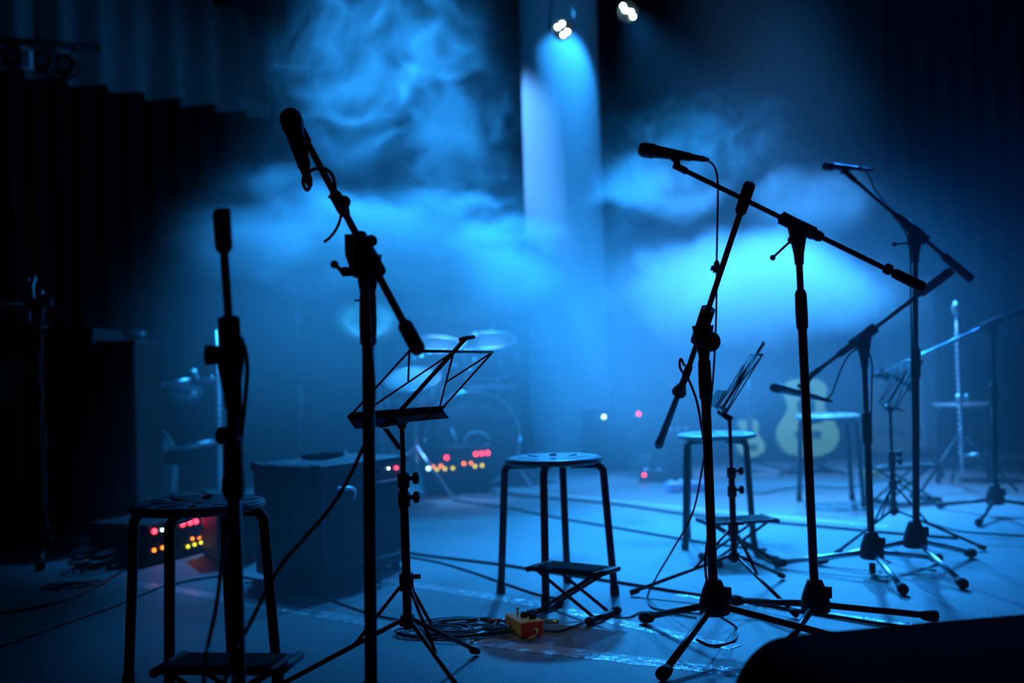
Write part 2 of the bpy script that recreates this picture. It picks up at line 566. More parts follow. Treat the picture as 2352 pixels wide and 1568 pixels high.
# ------------------------------------------------------------------ folding footstools
def make_footstool(label):
    t = thing('folding_footstool', label, 'footstool', (0, 0, 0), 'folding guitar footstools')
    L, W, H = 0.25, 0.115, 0.15
    p = MB().box((0, 0, H - 0.006), (L, W, 0.014), bev=0.004).build('platform', black_metal, t)
    MB().box((0, 0, H + 0.002), (L - 0.05, W - 0.02, 0.003)).build('ribbed_mat', rubber, p)
    for s in (-1, 1):
        MB().tube([(s * (L / 2 - 0.004), -W / 2 - 0.012, H - 0.006), (s * (L / 2 - 0.004), W / 2 + 0.012, H - 0.006)], 0.009, 8).build('end_bar', black_metal, t)
    for y in (-0.042, 0.042):
        for s in (-1, 1):
            yy = y + s * 0.006
            MB().tube([(s * 0.095, yy, H - 0.014), (-s * 0.105, yy, 0.014)], 0.0055, 8).build('leg', black_metal, t)
    for s in (-1, 1):
        b = MB().tube([(s * 0.105, -0.075, 0.012), (s * 0.105, 0.075, 0.012)], 0.009, 10).build('foot_bar', black_metal, t)
        for q in (-1, 1):
            MB().tube([(s * 0.105, q * 0.062, 0.0125), (s * 0.105, q * 0.088, 0.0125)], 0.0125, 10).build('rubber_cap', rubber, b)
    return t


fs = [
    ((-0.612, 2.34), -8, 1.08, 'folding footstool at the feet of the nearest left stool'),
    ((0.162, 3.36), -36, 0.98, 'folding footstool before the middle stool, beside the yellow pedal'),
    ((0.818, 4.16), 12, 1.06, 'folding footstool behind the base of the stand with the tilted boom'),
    ((1.945, 5.62), 18, 1.25, 'farthest folding footstool, its crossed legs seen between two stand poles'),
]
proto = make_footstool(fs[0][3])
for i, (xy, az, s, lab) in enumerate(fs):
    o = proto if i == 0 else copy_tree(proto)
    o.location = (xy[0], xy[1], 0)
    o.rotation_euler = (0, 0, R(az))
    o.scale = (s, s, s)
    o['label'] = lab


# ------------------------------------------------------------------ microphone stands
def mic_stand(label, base, az, pivot, cw, end, clip=None, clutch=None, R_leg=0.33, m=black_metal, lever=(-1, 0.3), stretch_clutch=0.42, lift=0.026, leg_m=None, cw_len=0.13, grip=True, arm_m=None, knob=None):
    """base: (x, y); az: azimuths of the three legs; pivot, cw, end: world points of the boom joint, its weighted end and its microphone end."""
    bx, by = base
    arm_m = arm_m or m
    t = thing('microphone_stand', label, 'microphone stand', (bx, by, 0), 'black microphone stands')
    u = (Vector(cw) - Vector(end)).normalized()
    piv = Vector(end) + u * (Vector(pivot) - Vector(end)).dot(u)
    foot = Vector((bx, by, 0))
    ax = (piv - foot).normalized()
    at_z = lambda z: foot + ax * (z / ax.z)
    top = at_z(piv.z - 0.035)
    MB().lathe((bx, by, 0.028 + lift), (0, 0, 1), [(0.032, 0), (0.040, 0.004), (0.041, 0.026), (0.036, 0.05), (0.027, 0.075), (0.021, 0.090), (0.017, 0.094)], 20).build('base_hub', black_plastic, t)
    MB().box((bx + 0.034, by - 0.012, 0.086 + lift), (0.014, 0.02, 0.034), rz(0.4), 0.004).build('base_knob', black_plastic, t)
    for a in az:
        d = Vector((math.cos(R(a)), math.sin(R(a)), 0))
        c0 = Vector((bx, by, 0))
        lg = MB().tube([c0 + d * 0.028 + Vector((0, 0, 0.048 + lift)), c0 + d * R_leg + Vector((0, 0, 0.019))], 0.0095, 10).build('leg', leg_m or m, t)
        e = c0 + d * R_leg
        MB().tube([e - d * 0.03 + Vector((0, 0, 0.022)), e - d * 0.004 + Vector((0, 0, 0.019)), e + d * 0.012 + Vector((0, 0, 0.0175))], [0.0125, 0.0175, 0.0165], 12).build('rubber_foot', rubber, lg)
    zc = clutch if clutch is not None else piv.z * 0.66
    MB().tube([at_z(0.04 + lift), at_z(zc)], 0.0125, 14).build('lower_pole', m, t)
    MB().lathe(at_z(zc - 0.055), ax, [(0.0135, 0), (0.0165, 0.006), (0.0175, 0.05), (0.0165, 0.10), (0.0125, 0.112)], 16).build('height_clutch', black_plastic, t)
    MB().tube([at_z(zc), top], 0.0098, 12).build('upper_pole', m, t)
    # boom joint: flared neck and sleeve round the arm
    neck = MB().tube([top - ax * 0.075, top - ax * 0.045, top - ax * 0.01, piv], [0.0125, 0.0145, 0.021, 0.029], 14)
    neck.tube([piv - u * 0.052, piv + u * 0.052], [0.019, 0.019], 14)
    neck.build('boom_joint', black_plastic, t)
    if lever is not None:
        lv = Vector((lever[0], 0, 0))
        a = top + lv * 0.018 - ax * 0.005
        b = a + Vector((lever[0] * 0.055, 0, -abs(lever[1]) * 0.12 if lever[1] > 0 else 0.02))
        lev = MB().tube([a, b], 0.0035, 8)
        lev.ball(b, 0.0085, 10)
        lev.ball(a, 0.012, 10)
        lev.build('clamp_lever', black_plastic, t)
    # arm
    c, e = Vector(cw), Vector(end)
    MB().tube([c - u * 0.02, e], 0.0075, 10).build('boom_arm', arm_m, t)
    MB().lathe(c - u * cw_len, u, [(0.010, 0), (0.0145, 0.008), (0.0150, cw_len * 0.5), (0.0150, cw_len - 0.008), (0.0115, cw_len)], 14).build('counterweight', rubber, t)
    q = piv.lerp(e, stretch_clutch)
    if stretch_clutch > 0:
        k = MB().tube([q - u * 0.035, q - u * 0.02, q + u * 0.02, q + u * 0.035], [0.0095, 0.0135, 0.0135, 0.0095], 12)
        k.build('arm_clutch', black_plastic, t)
    # end thread and clip
    w = MB().tube([e - u * -0.03, e - u * 0.012], 0.0105, 10)
    w.build('thread_adapter', black_plastic, t)
    if clip is not None:
        cl = Vector(clip)
        MB().tube([e, e.lerp(cl, 0.55), cl], [0.009, 0.010, 0.021], 12).build('microphone_clip', black_plastic, t)
    if knob:
        for (p0, p1, r0, r1) in knob:
            MB().tube([p0, p1], [r0, r1], 14).build('clamp_knob', black_plastic, t)
    return t


def microphone(label, head, tail, body=None, scale=1.0):
    head, tail = Vector(head), Vector(tail)
    u = (tail - head).normalized()
    L = (tail - head).length
    t = thing('microphone', label, 'microphone', head, 'handheld vocal microphones')
    r = 0.0225 * scale
    MB().lathe(head, u, [(r * 0.35, 0), (r * 0.75, 0.004), (r * 0.98, 0.014), (r, 0.026), (r * 0.96, 0.036), (r * 0.9, 0.042)], 20).build('grille', mesh_grey, t)
    MB().lathe(head + u * 0.036, u, [(r * 1.0, 0), (r * 1.0, 0.006), (r * 0.86, 0.014), (r * 0.72, (L - 0.036) * 0.5), (r * 0.55, L - 0.040), (r * 0.5, L - 0.036)], 20).build('body', body or mic_body_m, t)
    MB().lathe(head + u * L, u, [(r * 0.44, 0), (r * 0.44, 0.012), (r * 0.40, 0.014), (r * 0.40, 0.034), (r * 0.22, 0.052)], 14).build('connector', steel_wire, t)
    return t


def cable(label, pts, r=0.0033, k=8, name='microphone_cable', cat='cable', m=None, group=None, n=8):
    b = MB().tube(spline(pts, k), r, n)
    return tag(b.build(name, m or cable_rubber), label, cat, group)


def up(p, z):
    return Vector((p.x, p.y, z))


# left foreground, stand with the boom hanging beside its pole
bL1 = P(548, 1568, 1.95)
sL1 = mic_stand('black stand at far left whose boom is folded down along its pole', (bL1.x, bL1.y), (100, 220, 340),
                P(521, 800, 1.95), P(508, 482, 1.84), P(546, 1035, 2.06), clutch=P(545, 1075, 1.95).z, lever=None, stretch_clutch=0.0, cw_len=0.075, R_leg=0.20,
                knob=[(P(524, 815, 1.93), P(499, 815, 1.93), 0.006, 0.006), (P(502, 815, 1.93), P(474, 815, 1.93), 0.0165, 0.0180)])
MB().tube([P(536, 880, 1.93), P(543, 1005, 2.0)], 0.0135, 12).build('boom_sleeve', black_plastic, sL1)
MB().box(P(521, 512, 1.84), (0.011, 0.012, 0.05), bev=0.002).build('stop_rib', rubber, sL1)
microphone('black microphone on the lowered boom end beside the far left pole', P(535, 1140, 2.12), P(545, 1030, 2.06))
MB().lathe(P(516, 1000, 1.99), (1, -0.3, 0), [(0.012, -0.012), (0.016, -0.01), (0.016, 0.01), (0.012, 0.012)], 16).build('clip_knob', black_plastic, sL1)
MB().box(P(546, 795, 1.93), (0.022, 0.02, 0.032), bev=0.004).build('cable_hook', black_plastic, sL1)
cable('thin black cable arching from the far left stand and down its pole', [P(538, 788, 1.93), P(552, 786, 1.93), P(562, 800, 1.93), P(568, 850, 1.94), P(560, 950, 1.96), P(548, 1040, 1.98), P(534, 1130, 2.0), P(522, 1200, 2.0), P(510, 1290, 1.98), P(497, 1390, 1.96), P(478, 1480, 1.95), P(470, 1530, 1.95), G(455, 1700, 0.004), G(380, 1740, 0.004)], 0.0038)

# left foreground, tall stand with boom reaching up to the left
bL2 = P(849, 1568, 2.2)
pv = P(838, 585, 2.2)
sL2 = mic_stand('tall black stand left of centre with its boom raised to upper left', (bL2.x, bL2.y), (178, 298, 58),
                tuple(pv), P(962, 806, 2.06), P(694, 305, 2.42), clutch=P(837, 730, 2.2).z, lever=None, stretch_clutch=0.40, cw_len=0.075, R_leg=0.27,
                clip=P(686, 330, 2.40),
                knob=[(P(845, 555, 2.17), P(853, 553, 2.14), 0.010, 0.012), (P(788, 470, 2.26), P(791, 463, 2.23), 0.012, 0.013)])
MB().prism([(-0.026, 0.040), (0.012, 0.040), (0.042, -0.018), (0.034, -0.044), (-0.012, -0.044), (-0.026, 0.0)], (bL2.x + 0.003, bL2.y, pv.z), (1, 0, 0), (0, 0, 1), 0.034).build('joint_plate', black_plastic, sL2)
lvb = P(768, 607, 2.17)
lev = MB().tube([P(828, 622, 2.18), P(788, 624, 2.17), P(781, 618, 2.17), lvb], [0.009, 0.010, 0.0045, 0.0035], 10)
lev.ball(lvb, 0.0082, 12)
lev.build('joint_lever', black_plastic, sL2)
MB().box(P(853, 771, 2.19), (0.017, 0.014, 0.013), bev=0.003).build('clutch_knob', black_plastic, sL2)
MB().tube([P(833, 690, 2.2) + Vector((0, 0, -0.001)), P(833, 690, 2.2) + Vector((0, 0, 0.002))], 0.0165, 16).build('copper_ring', mat('copper', (0.7, 0.25, 0.1), 0.35, 0.8), sL2)
microphone('black microphone at the top of the raised boom, dark against the valance', P(664, 258, 2.44), P(700, 385, 2.36), scale=1.1)
cable('black microphone cable looping once beside the raised boom and running down the tall pole',
      [P(711, 432, 2.34), P(704, 436, 2.33), P(696, 420, 2.33), P(700, 402, 2.34), P(720, 389, 2.34), P(745, 387, 2.34), P(763, 402, 2.33), P(770, 430, 2.32), P(768, 452, 2.31), P(780, 480, 2.27), P(806, 510, 2.25), P(818, 535, 2.22), P(838, 600, 2.17), P(846, 700, 2.17), P(850, 790, 2.17), P(857, 860, 2.175), P(858, 920, 2.175), P(852, 970, 2.175), P(842, 1010, 2.18), P(826, 1045, 2.18), P(800, 1100, 2.16), P(760, 1165, 2.13), P(700, 1235, 2.08), P(650, 1292, 2.04), P(610, 1360, 2.0), P(575, 1430, 1.98), P(553, 1472, 1.96), P(530, 1520, 1.95), G(480, 1690, 0.004), G(440, 1720, 0.004)], 0.0038, 6)
cable('loose end of a strap hanging from the clutch of the raised boom', [P(785, 475, 2.26), P(781, 505, 2.26), P(771, 528, 2.26), P(758, 545, 2.26), P(744, 556, 2.26)], [0.003] * 33, 8, 'cable_strap', 'strap')
MB().tube([P(754, 450, 2.29), P(764, 456, 2.29), P(776, 446, 2.29)], [0.003, 0.006, 0.001], 8).build('cable_tie', rubber, sL2)

# right of centre, stand with boom tilting down to the left
bR1 = (0.511, 2.942)
pR1 = P(1613, 765, 2.90)
sR1 = mic_stand('black stand right of centre, counterweight high and boom slanting down to the left', bR1, (117, 238, 358),
                tuple(pR1), P(1723, 420, 2.72), P(1576, 862, 3.02), clutch=pR1.z - 0.12, lever=None, stretch_clutch=0.0, cw_len=0.085, lift=0.06,
                clip=P(1560, 900, 3.09))
MB().lathe((bR1[0] + 0.006, bR1[1] - 0.02, pR1.z - 0.022), (0.3, -1, 0), [(0.012, -0.01), (0.026, -0.006), (0.027, 0.012), (0.018, 0.018)], 18).build('joint_disc', black_plastic, sR1)
microphone('dark microphone pointing down at the low end of the slanting boom', P(1512, 1025, 3.45), P(1560, 900, 3.10), scale=0.62)
cable('black cable with a small ring hanging beside the slanting boom', [P(1572, 840, 3.0), P(1564, 824, 3.0), P(1561, 838, 3.0), P(1566, 852, 3.0), P(1580, 868, 3.02), P(1600, 920, 3.02), P(1612, 985, 3.0), P(1622, 1060, 2.98), P(1629, 1180, 2.97), P(1620, 1290, 2.96), P(1626, 1350, 2.94), P(1634, 1400, 2.9), G(1690, 1440, 0.004), G(1686, 1470, 0.004), G(1640, 1482, 0.004), G(1600, 1468, 0.004)], 0.0034)

# right, stand with a level boom and the clear vocal microphone
bR2 = (0.829, 3.14)
pR2 = P(1828, 525, 3.13)
sR2 = mic_stand('black stand on the right with a long boom and flared joint, sharpest of the stands', bR2, (121, 241, 1),
                tuple(pR2), P(2124, 661, 3.05), P(1556, 383, 3.20), clutch=P(1834, 712, 3.13).z, lever=(-1, 0.4), stretch_clutch=0.0, cw_len=0.095, lift=0.012,
                clip=P(1553, 362, 3.20))
u = (P(2124, 661, 3.05) - P(1556, 383, 3.20)).normalized()
for (x, y, D, h) in ((1806, 506, 3.13, 0.022), (1872, 538, 3.12, 0.024), (2040, 618, 3.07, 0.012)):
    p = P(x, y, D)
    MB().tube([p - u * h, p - u * h * 0.6, p + u * h * 0.6, p + u * h], [0.011, 0.0155, 0.0155, 0.011], 12).build('arm_collar', black_plastic, sR2)
microphone('black vocal microphone in clear focus, pointing left on the long boom', P(1466, 342, 3.22), P(1588, 361, 3.19))
cable('thin black cable falling straight from the clear vocal microphone', [P(1621, 368, 3.19), P(1634, 374, 3.19), P(1645, 393, 3.19), P(1649, 430, 3.19), P(1648, 500, 3.19), P(1646, 603, 3.19), P(1646, 640, 3.19), P(1645, 720, 3.19), P(1641, 820, 3.18), P(1635, 900, 3.18), P(1626, 985, 3.2), P(1612, 1080, 3.25), P(1590, 1180, 3.3), P(1545, 1262, 3.4), P(1505, 1330, 3.5), G(1487, 1372, 0.004), G(1500, 1395, 0.004), G(1560, 1405, 0.004), G(1600, 1408, 0.004), G(1660, 1412, 0.004)], 0.003, 6)
t = thing('cable_connector', 'small connector plug hanging on the falling cable beside the slanting boom', 'connector', P(1646, 622, 3.19))
MB().tube([P(1647, 598, 3.19), P(1646, 606, 3.19), P(1645, 626, 3.19)], [0.005, 0.009, 0.010], 12).build('barrel', steel_wire, t)
MB().tube([P(1646, 618, 3.19), P(1633, 615, 3.19)], [0.007, 0.008], 10).build('side_plug', steel_wire, t)

# right, two hazy stands behind
bR3 = (1.215, 3.845)
pR3 = P(1985, 788, 3.845)
mic_stand('hazy stand at right with a boom sloping from upper right to a low microphone', bR3, (150, 30, 268),
          tuple(pR3), P(2187, 620, 3.70), P(1868, 858, 4.0), clutch=0.5, lever=None, leg_m=chrome, stretch_clutch=0.35, clip=P(1840, 893, 4.0))
microphone('small microphone with a bright rim of light before the pale guitar', P(1768, 887, 4.0), P(1880, 914, 4.0), mic_silver, 0.8)
cable('thin cable sagging below the boom of the hazy stand to its low microphone', [P(1895, 918, 4.0), P(1910, 905, 3.98), P(1920, 880, 3.95), P(1935, 840, 3.93), P(1955, 810, 3.9), P(1985, 800, 3.85), P(2002, 830, 3.84), P(2002, 900, 3.845), P(1998, 1100, 3.85), P(1999, 1230, 3.85), G(2040, 1290, 0.004), G(2150, 1310, 0.004)], 0.003)
MB().tube([(bR3[0], bR3[1], 0.004), (bR3[0], bR3[1], 0.04)], 0.0115, 12).build('pole_end', black_metal, bpy.data.objects['microphone_stand.004'])

bR4 = (1.385, 3.90)
pR4 = P(2084, 548, 3.9)
mic_stand('tallest hazy stand at right, boom raised to the left towards a bright microphone', bR4, (155, 35, 275),
          tuple(pR4), P(2233, 643, 3.82), P(1950, 402, 4.0), clutch=0.72, lever=(-1, 0.02), stretch_clutch=0.2, lift=0.05, leg_m=chrome, clip=P(1938, 390, 4.0))
microphone('distant microphone with a bright top edge at upper right', P(1888, 382, 4.0), P(1972, 388, 4.0), mic_silver, 0.72)
cable('thin cable hanging from the distant upper right microphone back to its boom', [P(1985, 390, 4.0), P(1996, 404, 4.0), P(2012, 440, 3.99), P(2036, 470, 3.97), P(2060, 505, 3.95), P(2088, 560, 3.885), P(2092, 700, 3.885), P(2096, 900, 3.885), P(2099, 1120, 3.885), P(2100, 1200, 3.885)], 0.003)

# far right stand with a shiny arm
bR5 = (2.17, 5.07)
mic_stand('dim stand at the right edge with a shiny silver boom arm', bR5, (235, 115, -5),
          (bR5[0], bR5[1], P(2275, 738, 5.07).z), P(2372, 700, 5.0), P(2012, 862, 5.1), clutch=0.55, stretch_clutch=0.0, clip=P(2040, 866, 5.1), arm_m=chrome)
microphone('small silver microphone tilted down at the end of the shiny boom', P(2098, 897, 5.1), P(2042, 860, 5.1), mic_silver, 0.8)

# far left stand with tripod in the dark
bL0 = G(104, 1280)
mic_stand('dark stand at the left edge with a chrome boom and piled cables at its base', (bL0.x, bL0.y), (170, 50, 290),
          (bL0.x, bL0.y, P(86, 705, bL0.y).z), P(92, 694, bL0.y), P(-90, 700, bL0.y - 0.05), clutch=0.5, stretch_clutch=0.0, arm_m=chrome, cw_len=0.03)
t = thing('gooseneck_clamp', 'shiny curled metal clamp standing on the left edge boom', 'clamp', P(78, 690, bL0.y))
D0 = bL0.y
MB().tube(spline([P(78, 692, D0), P(74, 672, D0), P(74, 655, D0), P(79, 640, D0), P(74, 633, D0), P(66, 636, D0), P(63, 644, D0)]), 0.0085, 10).build('curved_neck', chrome, t)
MB().ball(P(94, 671, D0), 0.012, 12).ball(P(91, 689, D0), 0.009, 12).build('wing_screw', chrome, t)
MB().tube([P(66, 706, D0), P(68, 738, D0)], 0.006, 8).tube([P(66, 712, D0), P(86, 711, D0)], 0.006, 8).build('hanging_rod', chrome, t)

# drum overhead stand deep in the haze
bD = G(694, 1085)
mic_stand('faint tall stand almost lost in the smoke behind the amplifier', (bD.x, bD.y), (90, 210, 330),
          (bD.x, bD.y, P(672, 665, bD.y).z), P(650, 690, bD.y), P(735, 610, bD.y), clutch=0.7, stretch_clutch=0.0, m=chrome)


# ------------------------------------------------------------------ music stands
def music_stand(label, hub, az, z_low, z_top, z_clamps, z_head, desk, R_leg=0.33, paper=None):
    """desk: lip start, lip end, up vector."""
    hx, hy = hub
    h = Vector((hx, hy, 0))
    t = thing('music_stand', label, 'music stand', (hx, hy, 0), 'folding wire music stands')
    MB().tube([(hx, hy, z_low - 0.02), (hx, hy, z_clamps[0])], 0.0105, 12).build('lower_pole', black_metal, t)
    MB().tube([(hx, hy, z_clamps[0] - 0.02), (hx, hy, z_head)], 0.006, 10).build('upper_pole', black_metal, t)
    for z, s in ((z_clamps[0], 1), (z_clamps[1], 1)):
        c = MB().tube([(hx, hy, z - 0.022), (hx, hy, z + 0.012)], 0.0145, 12)
        c.tube([(hx, hy, z), (hx + 0.026, hy - 0.004, z)], 0.005, 8)
        c.lathe((hx + 0.022, hy - 0.004, z), (1, -0.1, 0), [(0.008, 0), (0.014, 0.003), (0.014, 0.012), (0.009, 0.015)], 12)
        c.build('height_clamp', black_plastic, t)
    c = MB().tube([(hx, hy, z_top - 0.02), (hx, hy, z_top + 0.02)], 0.017, 12)
    c.tube([(hx, hy, z_top + 0.012), (hx + 0.034, hy, z_top + 0.012)], [0.005, 0.006], 8)
    c.build('upper_collar', black_plastic, t)
    MB().tube([(hx, hy, z_low - 0.012), (hx, hy, z_low + 0.012)], [0.02, 0.016], 12).build('lower_collar', black_plastic, t)
    for a in az:
        d = Vector((math.cos(R(a)), math.sin(R(a)), 0))
        s = Vector((-d.y, d.x, 0)) * 0.004
        p0 = h + d * 0.015 + Vector((0, 0, z_low))
        p1 = h + d * R_leg + Vector((0, 0, 0.012))
        mid = p0.lerp(p1, 0.36)
        lg = MB().tube([p0, p1], 0.0058, 8).build('leg', black_metal, t)
        MB().tube([p1 - d * 0.025 + Vector((0, 0, 0.008)), p1 + d * 0.004 + Vector((0, 0, -0.002))], 0.0095, 10).build('rubber_foot', rubber, lg)
        MB().tube([h + d * 0.016 + Vector((0, 0, z_top - 0.012)), mid + s], 0.0042, 8).build('strut', black_metal, t)
    a, b, v = Vector(desk[0]), Vector(desk[1]), Vector(desk[2])
    ld = (b - a).normalized()
    L = (b - a).length
    nrm = ld.cross(v).normalized()
    out = nrm if desk[3] > 0 else -nrm
    ce = a.lerp(b, 0.5)
    head = MB().tube([(hx, hy, z_head - 0.004), (hx, hy, z_head + 0.008)], 0.010, 10)
    head.tube([Vector((hx, hy, z_head)), ce - v * 0.02 - out * 0.004], 0.010, 8)
    head.build('tilt_head', black_plastic, t)
    # lip: an L-shaped tray in two leaves
    for (k0, k1, w) in ((0.0, 0.52, 0.034), (0.48, 1.0, 0.028)):
        p, q = a + ld * L * k0, a + ld * L * k1
        o = out * w
        th = v.normalized() * 0.0016
        vs = [p, q, q + o, p + o, p + th, q + th, q + o + th, p + o + th]
        lip = MB().add(vs, [(3, 2, 1, 0), (4, 5, 6, 7), (0, 1, 5, 4), (1, 2, 6, 5), (2, 3, 7, 6), (3, 0, 4, 7)])
        wv = v.normalized() * 0.016
        vs = [p - out * 0.001, q - out * 0.001, q - out * 0.001 + wv, p - out * 0.001 + wv, p + out * 0.0008, q + out * 0.0008, q + out * 0.0008 + wv, p + out * 0.0008 + wv]
        lip.add(vs, [(3, 2, 1, 0), (4, 5, 6, 7), (0, 1, 5, 4), (1, 2, 6, 5), (2, 3, 7, 6), (3, 0, 4, 7)])
        lip.build('desk_lip', lip_m, t)
    tl, tr = a + ld * L * 0.04 + v * 0.86, a + ld * L * 0.96 + v * 0.86
    tm = ce + v * 0.86
    MB().tube([ce, ce + v * 1.05], 0.0055, 8).build('spine', black_metal, t)
    MB().tube([ce + v * 1.02 - ld * 0.02, ce + v * 1.06 + ld * 0.03], 0.005, 8).build('spine_tip', black_plastic, t)
    MB().tube([tl, tm, tr], 0.0035, 8).build('top_rail', black_metal, t)
    for p, q in ((a + ld * L * 0.02, tl), (b - ld * L * 0.02, tr), (a + ld * L * 0.10, tm), (tl, (a + ld * L * 0.10).lerp(tm, 0.52)), (b - ld * L * 0.04, tm), (tr, (b - ld * L * 0.04).lerp(tm, 0.5))):
        MB().tube([p, q], 0.0024, 6).build('wire_rod', black_metal, t)
    return t


music_stand('folding wire music stand with an open desk in front of the drums', (-0.267, 2.65), (63, 183, 303), 0.165, 0.255, (0.50, 0.455), 0.622,
            (P(797, 958, 2.47), P(1016, 941, 2.84), Vector((0.165, -0.11, 0.165)), 1))
ms = bpy.data.objects['music_stand']
pa, pb, pc_ = P(879, 984, 2.60), P(889, 982, 2.60), P(918, 1029, 2.62)
MB().prism([(0, 0), (0.012, 0.0), (0.046, -0.048), (0.034, -0.050)], pa, (1, 0, 0), (0, 0, 1), 0.004).build('tilt_handle', pale_plastic, ms)['label'] = 'pale metal tilt handle'
MB().box(P(893, 972, 2.62), (0.046, 0.02, 0.014), Matrix.Rotation(R(-12), 3, 'Y'), 0.003).build('tilt_bracket', black_plastic, ms)
h2 = (0.686, 3.557)
a2, b2_ = Vector((0.650, 3.42, 0.590)), Vector((0.685, 3.78, 0.590))
music_stand('folding wire music stand seen edge-on behind the slanting boom stand', h2, (170, 50, 290), 0.13, 0.22, (0.40, 0.34), 0.565,
            (a2, b2_, Vector((0.135, -0.013, 0.205)), 1))
t = MB()
pp = a2.lerp(b2_, 0.35) + Vector((-0.006, 0, 0.012))
t.box(pp + Vector((-0.012, 0, 0.030)), (0.004, 0.14, 0.062), Matrix.Rotation(R(33), 3, 'Y'), 0.001)  # white slab stands in for light reflected by the metal desk lip
tag(t.build('lip_glint_slab', matte_white), 'white slab standing in for light on the edge-on music stand lip', 'lip glint')
h3 = (1.479, 4.39)
music_stand('folding music stand with wide legs behind the two hazy right stands', h3, (212, 328, 92), 0.14, 0.24, (0.36, 0.33), 0.53,
            (Vector((1.455, 4.24, 0.55)), Vector((1.50, 4.60, 0.55)), Vector((0.12, -0.015, 0.20)), 1))


# ------------------------------------------------------------------ yellow pedal with cables
pc = G(1207, 1452, 0.0)
a = G(1200, 1468); b = G(1247, 1462); c_ = G(1161, 1441)
yaw = math.atan2((b - a).y, (b - a).x)
rot = rz(yaw)
ctr = (b + c_) / 2
t = thing('effects_pedal', 'small yellow pedal box with a red end on the floor by the footstool', 'effects pedal', (ctr.x, ctr.y, 0))
W, Lg, Hh = 0.066, 0.125, 0.042
MB().box((ctr.x, ctr.y, Hh / 2 + 0.002), (W, Lg, Hh), rot, 0.004).build('body', yellow_m, t)
f0 = Vector((ctr.x, ctr.y, 0)) + rot @ Vector((0, -Lg / 2 - 0.001, Hh / 2 + 0.001))
MB().box(f0, (W - 0.001, 0.004, Hh - 0.004), rot, 0.001).build('end_panel', red_m, t)
for q, (dx, dy) in enumerate(((-0.002, -0.01), (0.014, -0.035), (0.02, 0.0))):
    p = Vector((ctr.x, ctr.y, Hh)) + rot @ Vector((dx, dy, 0))
    MB().lathe(p, (0, 0, 1), [(0.010, 0), (0.0105, 0.006), (0.009, 0.015), (0.007, 0.018)], 14).build('knob', black_plastic, t)
p = Vector((ctr.x, ctr.y, Hh)) + rot @ Vector((-0.012, 0.012, 0))
sw = MB().tube([p, p + Vector((0, 0, 0.022))], 0.003, 8)
sw.ball(p + Vector((0, 0, 0.024)), 0.0055, 10)
sw.build('toggle_switch', chrome, t)
p = f0 + rot @ Vector((0.004, -0.004, 0.0))
MB().tube(spline([p, p + Vector((0.008, -0.02, 0.004)), p + Vector((0.004, -0.035, -0.008)), p + Vector((-0.016, -0.036, -0.016))]), 0.003, 8).build('wire_loop', pale_plastic, t)


def plug(label, p0, p1, m, m2=chrome, group='plugs around the yellow pedal'):
    p0, p1 = Vector(p0), Vector(p1)
    tt = thing('jack_plug', label, 'plug', p0, group)
    MB().tube([p0, p0.lerp(p1, 0.1), p0.lerp(p1, 0.7)], [0.004, 0.0065, 0.0065], 10).build('sleeve', m, tt)
    MB().tube([p0.lerp(p1, 0.7), p1], [0.0045, 0.003], 8).build('tip', m2, tt)


plug('red sleeved plug entering the back of the yellow pedal', G(1118, 1426, 0.02), G(1162, 1424, 0.02), red_tape)
plug('orange sleeved plug lying behind the cable tangle', G(1072, 1424, 0.012), G(1104, 1424, 0.012), orange_tape)
plug('long silver plug lying in front of the cable tangle', G(1083, 1463, 0.012), G(1122, 1449, 0.012), chrome)
plug('silver plug at the near left corner of the yellow pedal', G(1132, 1447, 0.02), G(1175, 1437, 0.02), cable_rubber)
plug('silver plug with an orange tip right of the yellow pedal', G(1284, 1427, 0.03), G(1238, 1426, 0.03), chrome, orange_tape)


def coil(label, c, rx, ry, n, name='cable_coil', m=None, r=0.0033, z=0.0045, jit=0.18, rise=0.004, tail=None, seed=1):
    rnd = random.Random(seed)
    pts = []
    ph = rnd.uniform(0, 6)
    per = 12
    ox = oy = 0.0
    for i in range(n * per):
        a = 2 * math.pi * i / per + ph
        if i % per == 0:
            ox, oy = rnd.uniform(-jit, jit) * rx, rnd.uniform(-jit, jit) * ry
            k = rnd.uniform(1 - jit, 1 + jit)
        pts.append(Vector((c.x + ox + rx * k * math.cos(a), c.y + oy + ry * k * math.sin(a), z + rise * (i / per) * 0.6 + rnd.uniform(0, 0.003))))
    if tail:
        pts += [Vector(q) for q in tail]
    b = MB().tube(spline(pts, 4), r, 6)
    return tag(b.build(name, m or cable_rubber), label, 'cable')


